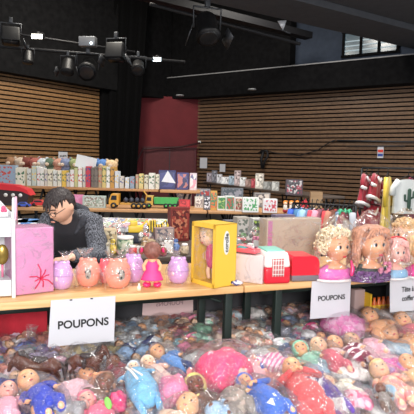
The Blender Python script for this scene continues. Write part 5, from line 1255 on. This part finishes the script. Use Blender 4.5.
# ----- front left
doll(8, 395, 6, 424, 9.5, 'pink', (236, 170, 190), 'pink-faced baby doll in a pink suit lying at the bottom left corner', zo=.09, seed=1)
doll(30, 385, 56, 412, 11, 'orange', (46, 66, 190), 'bald peach baby doll in a royal blue romper at the lower left', zo=.11, seed=2, sleeve=(40, 58, 180))
doll(88, 404, 108, 424, 9, 'pink', (232, 110, 140), 'rosy-faced doll in patterned pink suit near the bottom, left of the green leaf bow', zo=.09, seed=3, hat=(226, 120, 140))
lump(74, 392, 44, 30, [(238, 190, 202)], 'pale pink blanket bundle below the toy horses', zo=.08, rz=.5, seed=4)
lump(73, 409, 28, 14, [(150, 148, 152)], 'grey felt bundle at the bottom under the pink blanket', zo=.10, seed=5)
doll(89, 379, 112, 392, 9, 'tan', (150, 110, 92), 'tan-faced doll with folded arms under the right toy horse', zo=.07, seed=6, arms='fold', sleeve=(196, 130, 100))
doll(104, 388, 92, 404, 9.5, 'brown', (120, 90, 76), 'brown-haired doll lying face up between the tan doll and the pink ball', zo=.08, seed=7, hair=(120, 88, 70))
doll(114, 367, 122, 388, 8, 'brown', (140, 60, 70), 'dark-skinned doll in a wine top beside the right toy horse', zo=.08, seed=8, hair=(60, 38, 34), arms='fold')
lump(118, 402, 18, 15, [(226, 50, 110), (236, 90, 140)], 'hot pink round pouch beside the green leaf bow', zo=.1, th=.035, seed=9)
lump(130, 386, 14, 18, [(232, 130, 160), (240, 190, 200)], 'small pink packet left of the light blue snowsuit', zo=.06, seed=10)
o = MB().ball((0, 0, 0), (.014, .03, .01), None, 12, 8).build('leaf_bow', mat('leaf_green', rgb(130, 200, 90), .5)); o.location = PZ(108, 403, ZB + .15); o.rotation_euler = (.4, .2, .5); tag(o, 'small bright green leaf-shaped bow near the bottom left', 'bow'); note(108, 403, 'the green leaf bow')
doll(41, 413, 70, 425, 8, 'orange', (236, 180, 120), 'orange-faced doll cut by the bottom edge left of centre', zo=.07, seed=11)
doll(128, 410, 150, 426, 8, 'peach', (232, 210, 214), 'peach doll in a white suit at the bottom edge under the blue snowsuit', zo=.05, seed=12)
# ----- light blue suit and centre
doll(134, 371, 152, 410, 6.5, 'pale', (130, 196, 236), 'light blue snowsuit doll with a white drinking straw on top', zo=.12, seed=13, fat=1.9, hat=(190, 200, 214), legs=(120, 186, 232))
t = thing('straw_stick', 'white plastic stick lying on the light blue snowsuit', 'stick', PZ(131, 372, ZB + .2), -1.0, None); MB().tube([(-.05, 0, 0), (0, 0, .005), (.06, 0, -.004)], .005, 6, 'round').build('stick', M_wp, t); MB().tube([(-.04, .02, -.004), (.05, .025, .002)], .004, 6, 'round').build('second_stick', M_wp, t)
doll(159, 355, 190, 375, 8, 'orange', (92, 142, 206), 'orange-faced baby doll in a blue shirt and navy trousers', zo=.09, seed=14, hair=(150, 130, 130), legs=(34, 52, 104), socks=(34, 52, 104))
for k, (x, y) in enumerate(((167, 361), (173, 366))):
    pass
doll(149, 366, 176, 398, 7, 'peach', (244, 206, 196), 'peach doll in cream and pink knit beside the blue snowsuit', zo=.1, seed=15, legs=(232, 120, 160), fat=1.3, trim=(236, 226, 206), hat=(240, 206, 190))
lump(173, 391, 29, 27, [(234, 130, 168)], 'round rose pink padded suit right of the blue snowsuit', zo=.13, th=.055, seed=16)
doll(196, 391, 206, 412, 11, 'brown', (110, 78, 66), 'brown doll with a yellow bonnet ring near the bottom centre', zo=.1, seed=17, hat=(226, 214, 130), trim=(238, 228, 150))
doll(186, 410, 176, 426, 12, 'orange', (220, 190, 170), 'large orange baby head cut by the bottom edge under the yellow bonnet', zo=.12, seed=18)
doll(203, 404, 226, 418, 7, 'brown', (166, 196, 226), 'doll in pale blue with a yellow hood at the bottom centre', zo=.1, seed=19, hat=(232, 220, 140), fat=1.4)
# ----- pink dome
lump(224, 370, 52, 34, [(238, 74, 122)], 'big dome of hot pink padded snowsuit in the centre of the heap', zo=.15, th=.085, rz=-.25, seed=20, amp=.006)
lump(206, 381, 24, 15, [(240, 84, 130)], 'hot pink sleeve bundle at the lower left of the pink dome', zo=.12, rz=-.5, th=.03, seed=21, bag_=False)
lump(195, 372, 16, 10, [(238, 150, 150)], 'pale pink cuff left of the hot pink sleeve', zo=.11, rz=-.6, th=.02, seed=121, bag_=False)
doll(238, 379, 254, 372, 10, 'pink', (226, 170, 176), 'doll under a greyish crumpled hood at the right of the pink dome', zo=.13, seed=22, hat=(196, 160, 164), trim=(206, 172, 176))
doll(222, 388, 246, 412, 9.5, 'orange', (160, 146, 136), 'orange-faced doll in a pink cap and grey-brown knitted suit', zo=.12, seed=23, hat=(236, 180, 180), legs=(150, 140, 134), fat=1.2, pat=multi('grey_knit', [rgb(160, 148, 138), rgb(180, 160, 150), rgb(140, 130, 124)], 22, .9))
lump(197, 360, 26, 16, [(188, 186, 186)], 'light grey bagged bundle left of the pink dome', zo=.1, rz=-.6, seed=24)
lump(203, 350, 34, 13, [(164, 116, 108), (180, 136, 126), (146, 100, 96)], 'brownish bagged bundle behind the pink dome', zo=.07, rz=.2, seed=25, sc=12)
lump(232, 348, 22, 11, [(150, 96, 84), (196, 150, 130), (120, 80, 74)], 'rusty brown bundle at the foot of the left table leg pair', zo=.06, rz=-.2, seed=26)
lump(262, 358, 30, 15, [(206, 204, 206)], 'pale grey bagged hood right of the pink dome', zo=.09, rz=-.4, seed=27)
lump(254, 371, 24, 12, [(40, 66, 170), (60, 90, 190), (210, 215, 235)], 'royal blue knit with white marks right of the pink dome', zo=.11, rz=-.4, seed=28, sc=9)
doll(246, 385, 288, 416, 8, 'orange', (74, 116, 210), 'baby doll in a bright blue suit with an orange hand showing, bottom centre right', zo=.13, seed=29, hat=(78, 120, 212), fat=1.5, arms='fold', roll=1.2)
b = MB(); b.prism([(-.016, 0), (.016, 0), (0, .022)], .004); o = b.build('white_triangle_patch', M_white, None, smooth=False); o.location = PZ(271, 404, ZB + .215); o.rotation_euler = (-.6, .3, 0); tag(o, 'white triangular paper patch lying on the bright blue doll suit', 'patch')
# ----- coral doll & neighbours
doll(293, 373, 322, 420, 10.5, 'orange', (238, 92, 96), 'orange-faced baby doll in a coral red suit, hand resting on the chest', zo=.13, seed=30, arms='fold', fat=1.35, legs=(240, 96, 100), roll=1.2)
lump(270, 379, 34, 17, [(190, 120, 120), (206, 140, 136)], 'dusty rose blanket left of the coral doll head', zo=.1, rz=-.3, seed=31)
lump(274, 363, 40, 19, [(232, 120, 170), (240, 214, 226), (220, 150, 190)], 'pink and white striped dress bundle behind the coral doll', zo=.1, rz=-.4, seed=32, stripe=stripes('pink_white_stripe', rgb(232, 130, 176), rgb(240, 216, 226), 14, 'X'))
doll(302, 353, 322, 372, 8, 'orange', (150, 206, 184), 'orange-faced doll in a mint hooded jacket right of the green table leg', zo=.08, seed=33, hat=(150, 206, 180), legs=(150, 180, 196))
lump(318, 372, 24, 14, [(150, 172, 194), (170, 190, 206)], 'grey-blue fabric bundle below the mint doll', zo=.09, rz=-.4, seed=34)
doll(306, 375, 348, 414, 5, 'peach', (96, 64, 160), 'doll in a purple suit with white-striped yoke right of the coral doll', zo=.1, seed=35, fat=2.0, legs=(110, 70, 180), pat=None)
t = lump(309, 384, 24, 15, [(60, 40, 92), (235, 232, 240)], 'white and dark purple striped yoke above the purple suit', zo=.15, rz=-.4, seed=36, stripe=stripes('purple_white', rgb(56, 40, 88), rgb(238, 236, 242), 11, 'X'), th=.03)
doll(320, 350, 346, 374, 9, 'peach', (206, 90, 110), 'peach baby doll in a rose suit with white blanket, upper right of the heap', zo=.1, seed=37, sleeve=(226, 200, 204))
doll(337, 347, 368, 364, 8.5, 'orange', (130, 36, 70), 'orange-faced doll in maroon with thin white stripes', zo=.1, seed=38, pat=stripes('maroon_white', rgb(128, 34, 68), rgb(234, 220, 226), 6, 'X', duty=.72))
doll(354, 343, 384, 356, 8, 'peach', (236, 180, 196), 'peach doll in pale pink beyond the maroon striped doll', zo=.09, seed=39)
lump(347, 372, 46, 18, [(226, 222, 220), (236, 226, 226)], 'white bagged blanket running under the rose-suited doll', zo=.09, rz=-.45, seed=40)
doll(330, 384, 362, 400, 6.5, 'peach', (236, 230, 214), 'doll in cream knit reaching a hand, right of the purple suit', zo=.1, seed=41, fat=1.3)
lump(357, 399, 28, 18, [(236, 110, 146), (240, 190, 204), (230, 140, 170)], 'pink lace bundle near the bottom right', zo=.11, rz=-.2, seed=42)
lump(340, 404, 24, 14, [(236, 232, 230)], 'white padded sleeve at the right of the purple suit', zo=.1, rz=-.6, seed=43)
doll(381, 374, 408, 404, 9.5, 'peach', (244, 178, 156), 'fair-faced doll in peach and pink knit near the right edge', zo=.13, seed=44, hair=(226, 190, 140), pat=multi('peach_knit', [rgb(244, 180, 156), rgb(240, 150, 150), rgb(248, 206, 180)], 16, .8))
lump(391, 394, 26, 16, [(150, 196, 226), (176, 212, 234)], 'light blue satin bundle at the bottom right', zo=.13, rz=-.6, seed=45)
doll(381, 391, 390, 410, 5.5, 'brown', (140, 130, 126), 'little brown doll on white fluff near the bottom right', zo=.15, seed=46, legs=(120, 96, 86), simple=True)
lump(375, 404, 36, 20, [(214, 212, 210)], 'white crinkled plastic mass near the bottom right', zo=.08, seed=47)
lump(393, 366, 34, 14, [(206, 90, 160), (226, 130, 180), (170, 130, 200)], 'magenta and lilac chiffon bundle at the right', zo=.1, rz=-.1, seed=48)
doll(409, 367, 424, 382, 9, 'orange', (232, 190, 150), 'orange-faced doll cut by the right edge below the sign', zo=.11, seed=49)
lump(372, 358, 50, 14, [(240, 200, 206), (232, 170, 186)], 'pale pink gauze bundle right of the maroon striped doll', zo=.08, rz=-.3, seed=50)
lump(405, 392, 22, 26, [(248, 190, 170), (250, 210, 190)], 'peach striped blanket at the right edge of the heap', zo=.1, rz=.4, seed=51)
# ----- upper right
lump(343, 325, 40, 26, [(232, 140, 190), (240, 176, 210), (226, 120, 180)], 'big crinkled pink plastic bag behind the right POUPONS sign', zo=.1, th=.07, seed=52, film_=F_bag2, amp=.02, name='pink_bag', cat='bag')
doll(371, 321, 388, 337, 9, 'orange', (226, 170, 130), 'flesh-coloured unclothed doll leaning behind the third row, brown curls', zo=.1, seed=53, hair=(150, 110, 80), sleeve=(226, 170, 130), pat=SK['orange'])
doll(392, 339, 418, 352, 9, 'orange', (226, 166, 122), 'flesh-coloured doll torso at the right edge under the sign', zo=.08, seed=54, pat=SK['orange'])
doll(404, 326, 414, 336, 9, 'orange', (220, 120, 130), 'brown-curled doll in rose under the right edge sign', zo=.1, seed=55, hair=(170, 120, 76))
lump(397, 349, 30, 12, [(150, 172, 190), (176, 190, 200)], 'grey-blue bagged fabric near the right edge', zo=.1, seed=56)
lump(368, 309, 34, 9, [(216, 218, 222)], 'silvery white crumpled plastic below the bottle box', zo=.1, seed=57, film_=F_bag2, name='plastic_wrap', cat='plastic bag')
lump(395, 314, 36, 9, [(214, 206, 206)], 'clear crumpled plastic under the right edge sign', zo=.1, seed=58, film_=F_bag2, name='plastic_wrap', cat='plastic bag')
# ----- horses
def horse(px, py, w, flip, label, seed, zo=.06, low=0, c=(84, 42, 26), tail=True):
    p = PZ(px, py, ZB + zo); k = w * p.y / F / 1.0
    t = thing('toy_horse', label, 'toy horse', p, (PI if flip else 0) + (.15 if flip else -.1), 'brown toy horses'); m_ = mat('bay_coat', rgb(*c), .45, var=.25, vscale=14); dk = mat('dark_mane', rgb(44, 30, 28), .55, var=.3, vscale=50)
    b = MB()
    b.tube([(-.34, 0, .44), (-.25, 0, .47), (0, 0, .43), (.2, 0, .47), (.3, 0, .52)], [.10, .145, .13, .14, .1], 14, 'round')
    nk = len(b.bm.verts)
    b.tube([(.24, 0, .5), (.33, 0, .62), (.41, 0, .74)], [.13, .10, .07], 12, 'round')
    b.tube([(.42, 0, .80), (.5, 0, .70), (.54, 0, .58)], [.075, .06, .04], 12, 'round', flat=1)
    for s in (-1, 1): b.tube([(.4, s * .04, .85), (.41, s * .05, .92)], [.025, .008], 6, 'round')
    b.bm.verts.ensure_lookup_table()
    for v in list(b.bm.verts)[nk:]:
        g_ = max(0, min(1, (v.co.x - .2) / .25)); v.co.z -= low * g_ * g_; v.co.x += low * .25 * g_
    for s in (-1, 1):
        b.tube([(.25, s * .075, .42), (.27, s * .075, .25), (.25 + s * .05, s * .075, .03)], [.065, .036, .03], 8, 'round')
        b.tube([(-.3, s * .075, .44), (-.26, s * .08, .3), (-.36, s * .08, .2), (-.32 + s * .03, s * .08, .02)], [.09, .055, .036, .032], 8, 'round')
    for v in b.bm.verts: v.co *= k
    o = b.build('body', m_, t); remesh(o, .012 * k * 1.6, 3)
    b = MB(); b.tube([((.43 + low * .2) * k, 0, (.86 - low * .85) * k), (.33 * k, 0, (.78 - low * .25) * k), (.2 * k, 0, .6 * k)], [.03 * k, .05 * k, .03 * k], 8, 'round', flat=1.4); b.jitter(.01 * k, 60).build('mane', dk, t)
    MB().tube([(-.38 * k, 0, .5 * k), (-.47 * k, 0, .4 * k), (-.48 * k, 0, .14 * k)], [.035 * k, .055 * k, .015 * k], 8, 'round').build('tail', dk, t)
    b = MB(); b.tube([(-.1 * k, 0, .585 * k), (.0, 0, .56 * k), (.1 * k, 0, .6 * k)], [.06 * k, .09 * k, .06 * k], 10, 'round'); b.tube([(0, -.15 * k, .5 * k), (0, -.155 * k, .36 * k)], [.06 * k, .04 * k], 8, 'round'); b.build('saddle', dk, t)
    MB().tube([((.53 + low * .25) * k, -.06 * k, (.64 - low) * k), ((.5 + low * .25) * k, -.07 * k, (.74 - low) * k), (.3 * k, -.1 * k, .68 * k), (.08 * k, -.1 * k, .6 * k)], .008 * k, 5).build('bridle', M_metal, t)
    def fn(u, v):
        a = u * 2 * PI; q = math.sin(PI * (v * .9 + .05)) ** .4; return Vector(((-.6 + 1.25 * v) * k, math.cos(a) * .22 * k * q, (.42 + math.sin(a) * .5 * q) * k))
    bag(t, fn, 18, 12, film('thin_loose_film', .01, .14, 20), .06 * k, seed); note(px, py - 10, label); return t
horse(40, 388, 52, True, 'brown toy horse facing left with dark mane, left one of two', 61, zo=.05, low=.2)
horse(86, 380, 44, False, 'brown toy horse facing right with black saddle, right one of two', 62, zo=.06)
# plastic twist standing by the red cloth
t = thing('plastic_twist', 'clear plastic twist standing up in front of the red cloth', 'plastic bag', PZ(29, 349, ZB + .02), 0)
def tw(u, v): a = u * 2 * PI; r_ = .012 + .03 * abs(v - .45) + .012 * math.sin(a * 3); return Vector((math.cos(a) * r_ + .01 * v, math.sin(a) * r_, v * .13))
bag(t, tw, 14, 8, F_bag2, .006, 3)
# ----- fillers: smaller bagged dolls and outfits
Z_LM = [(52, 330, 'the left POUPONS sign'), (29, 350, 'the plastic twist'), (210, 335, 'the left rear table leg'), (234, 345, 'the left front table leg'), (262, 340, 'the right rear table leg'), (288, 348, 'the right front table leg'), (330, 320, 'the right POUPONS sign'), (10, 345, 'the red cloth'), (168, 325, 'the pinkish back-facing sheet'), (378, 308, 'the black bottle box')]
SHORT = {'toy horse': 'toy horse'}
def shortp(l): return 'the ' + ' '.join(l.split()[:7]).rstrip(',')
ZONES = [  # x0,x1,y0,y1, colours
 (-20, 60, 340, 372, [((70, 100, 200), 'blue'), ((120, 90, 170), 'violet'), ((70, 150, 160), 'teal'), ((226, 140, 170), 'pink'), ((230, 228, 232), 'white'), ((200, 100, 80), 'brick'), ((190, 170, 220), 'lilac')]),
 (60, 118, 335, 362, [((222, 210, 180), 'cream'), ((226, 226, 228), 'white'), ((214, 190, 120), 'straw'), ((190, 200, 210), 'silver')]),
 (118, 152, 318, 372, [((50, 64, 120), 'navy'), ((226, 230, 236), 'white'), ((110, 150, 200), 'steel blue'), ((170, 200, 226), 'ice blue'), ((210, 216, 222), 'pale grey')]),
 (152, 180, 318, 352, [((226, 140, 90), 'orange'), ((150, 60, 60), 'brick red'), ((110, 180, 200), 'turquoise'), ((226, 200, 180), 'sand'), ((130, 90, 80), 'brown')]),
 (176, 206, 318, 352, [((110, 180, 140), 'green'), ((150, 210, 180), 'mint'), ((226, 100, 140), 'rose'), ((214, 226, 216), 'pale green')]),
 (206, 262, 318, 352, [((226, 214, 196), 'cream'), ((232, 170, 190), 'pink'), ((196, 176, 210), 'lilac'), ((220, 150, 120), 'salmon'), ((236, 232, 230), 'white'), ((226, 190, 170), 'peach')]),
 (262, 345, 315, 352, [((232, 228, 230), 'white'), ((226, 60, 130), 'magenta'), ((110, 140, 190), 'blue'), ((90, 90, 110), 'charcoal'), ((226, 160, 190), 'pink'), ((170, 120, 110), 'brown'), ((180, 200, 190), 'sage')]),
 (345, 440, 312, 350, [((232, 180, 160), 'peach'), ((226, 140, 170), 'pink'), ((214, 206, 206), 'pale grey'), ((200, 150, 110), 'caramel')]),
 (-20, 130, 360, 440, [((200, 196, 200), 'grey'), ((232, 190, 200), 'pale pink'), ((110, 80, 70), 'brown'), ((226, 150, 120), 'peach'), ((90, 100, 190), 'blue')]),
 (130, 260, 350, 440, [((214, 212, 214), 'pale grey'), ((226, 160, 180), 'pink'), ((150, 190, 226), 'sky blue'), ((180, 150, 140), 'taupe'), ((236, 226, 200), 'cream')]),
 (260, 440, 350, 440, [((232, 226, 224), 'white'), ((236, 180, 190), 'pale pink'), ((240, 150, 130), 'coral'), ((200, 180, 210), 'lilac'), ((226, 190, 160), 'peach'), ((180, 200, 214), 'grey blue')])]
def zone(px, py):
    for z in ZONES:
        if z[0] <= px < z[1] and z[2] <= py < z[3]: return z[4]
    return ZONES[-1][4]
seen = {}
def proj(p): v_ = p - CAM; return 207 + F * v_.dot(CR) / v_.dot(CF), 207 - F * v_.dot(CU) / v_.dot(CF)
rn = random.Random(21)
KIN = ['bagged outfit', 'bagged knit', 'bagged romper', 'bagged dress', 'bagged bundle']
TALL = LANDM + [(x, y, ph) for x, y, ph in Z_LM]
def fill_label(px, py, nm, kind, far):
    ls = sorted(LANDM + Z_LM if not far else Z_LM + LANDM, key=lambda q: (q[0] - px) ** 2 + 1.5 * (q[1] - py) ** 2)
    for q in ls[:9]:
        dx, dy = px - q[0], py - q[1]
        rel = ('right of' if dx > 0 else 'left of') if abs(dx) > abs(dy) * 1.2 else ('in front of' if dy > 0 else 'behind')
        ph = q[2] if q[2].startswith('the ') else 'the ' + q[2]
        ph = ' '.join(ph.split()[:9]).rstrip(','); 
        ph = ' '.join(ph.split()[:16 - len((nm + ' ' + kind + ' ' + rel).split())])
        while ph.split()[-1] in ('a', 'in', 'of', 'the', 'with', 'and', 'at', 'on', 'by', 'to', 'left', 'beside', 'between', 'under', 'below', 'right', 'near', 'behind', 'lying', 'cut', 'white', 'bottom'): ph = ' '.join(ph.split()[:-1])
        l = '%s %s %s %s' % (nm, kind, rel, ph)
        if l not in seen: seen[l] = 1; return l
    return l
cnt = 0
for row in range(26):
    tpos = -.92 + row * .062
    if tpos > .60: break
    far = tpos > -.02
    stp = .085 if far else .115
    if not far and row % 2 and tpos < -.3: stp = .13
    s = -.25 + (row % 2) * stp * .5
    while s < 2.5:
        s_ = s + rn.uniform(-.02, .02); t_ = tpos + rn.uniform(-.015, .015); s += stp
        base = TT(s_, t_, ZB + .045); px, py = proj(base)
        if px < -12 or px > 426 or py > 428: continue
        if .02 < t_ < .10 or .355 < t_ < .445:       # keep the slots of the legs clear
            if any(abs(s_ - q) < .10 for q in (lA1, lB0)): continue
        if t_ > .6: continue
        cols = zone(px, py); c, nm = rn.choice(cols); c2, _ = rn.choice(cols); c3, _ = rn.choice(cols)
        if far: lt = lambda q_: tuple(int(v + (255 - v) * .28) for v in q_); c2 = lt(c2); c3 = lt(c3); c = lt(c) if min(c) > 60 else c  # pieces under the tables get paler cloth, extra brightness put into the colour
        if not far:  # thin out where a big doll already lies
            dmin = min((q[0] - px) ** 2 + (2 * (q[1] - py)) ** 2 for q in LANDM)
            if dmin < 64: continue
        kind = rn.choice(KIN); cnt += 1
        if rn.random() < .22:
            sk = rn.choice(['orange', 'peach', 'pink', 'peach', 'pale']); a = rn.uniform(-.9, .3); ln = 14 if far else 20
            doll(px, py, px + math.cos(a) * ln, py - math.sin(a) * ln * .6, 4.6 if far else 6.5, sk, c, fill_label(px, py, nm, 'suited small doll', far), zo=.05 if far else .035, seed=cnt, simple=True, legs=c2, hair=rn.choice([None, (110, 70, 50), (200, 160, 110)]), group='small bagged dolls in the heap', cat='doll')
            LANDM.pop()
        else:
            w = rn.uniform(17, 25) * (.85 if far else 1.3); h = rn.uniform(8, 12) * (1.0 if far else 1.4)
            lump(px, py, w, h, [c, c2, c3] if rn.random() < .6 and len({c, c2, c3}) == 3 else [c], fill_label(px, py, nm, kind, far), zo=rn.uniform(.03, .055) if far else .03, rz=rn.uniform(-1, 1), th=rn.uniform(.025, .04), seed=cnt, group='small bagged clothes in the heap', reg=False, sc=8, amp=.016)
print('fillers', cnt)
# ---------------------------------------------------------------- light
def area(name, loc, size, power, target, col=(1, 1, 1), sy=None):
    l = bpy.data.lights.new(name, 'AREA'); l.energy = power; l.size = size; l.color = col
    if sy: l.shape = 'RECTANGLE'; l.size_y = sy
    o = bpy.data.objects.new(name, l); COL.objects.link(o); o.location = loc
    o.rotation_euler = (Vector(target) - Vector(loc)).to_track_quat('-Z', 'Y').to_euler(); return o
area('hall_light_front', (-.8, -.6, 4.6), .9, 28, (0, 2.6, .5), (1, .97, .92))
area("added_fill_light", (.2, -2.2, 2.1), 1.0, 220, (0, 3.15, .45), (1, .98, .95))  # low fill lamp added to brighten the heap under the tables
area('hall_light_side', (2.6, .9, 4.8), .7, 38, (.8, 2.8, .6), (1, .97, .93))
area('hall_light_left', (-3.2, 1.4, 4.8), .7, 36, (-.8, 3, .6), (1, .97, .93))
area('hall_light_middle', (.2, 5.2, 5.4), 1.2, 260, (0, 6.2, .7), (1, .96, .9))
area('hall_light_right', (4.2, 6.2, 5.2), 1.0, 190, (2.6, 8.2, .8), (1, .96, .9))
area('hall_light_back', (-2.2, 9.2, 5.6), 1.2, 300, (-3.6, 12, 1.0), (1, .93, .82))
area('hall_light_backright', (1.6, 10.4, 5.4), 1.0, 130, (1.6, 13, 1.0), (1, .94, .86))
W = bpy.data.worlds.new('world'); SC.world = W; W.use_nodes = True
W.node_tree.nodes['Background'].inputs[0].default_value = (.9, .93, 1, 1); W.node_tree.nodes['Background'].inputs[1].default_value = .8
SC.view_settings.view_transform = 'Standard'; SC.view_settings.look = 'None'; SC.view_settings.exposure = .1; SC.view_settings.gamma = 1; SC.view_settings.use_curve_mapping = False
SC.cycles.transparent_max_bounces = 20; SC.cycles.max_bounces = 5; SC.cycles.use_denoising = True
SC.cycles.caustics_reflective = False; SC.cycles.caustics_refractive = False; SC.cycles.sample_clamp_indirect = 4
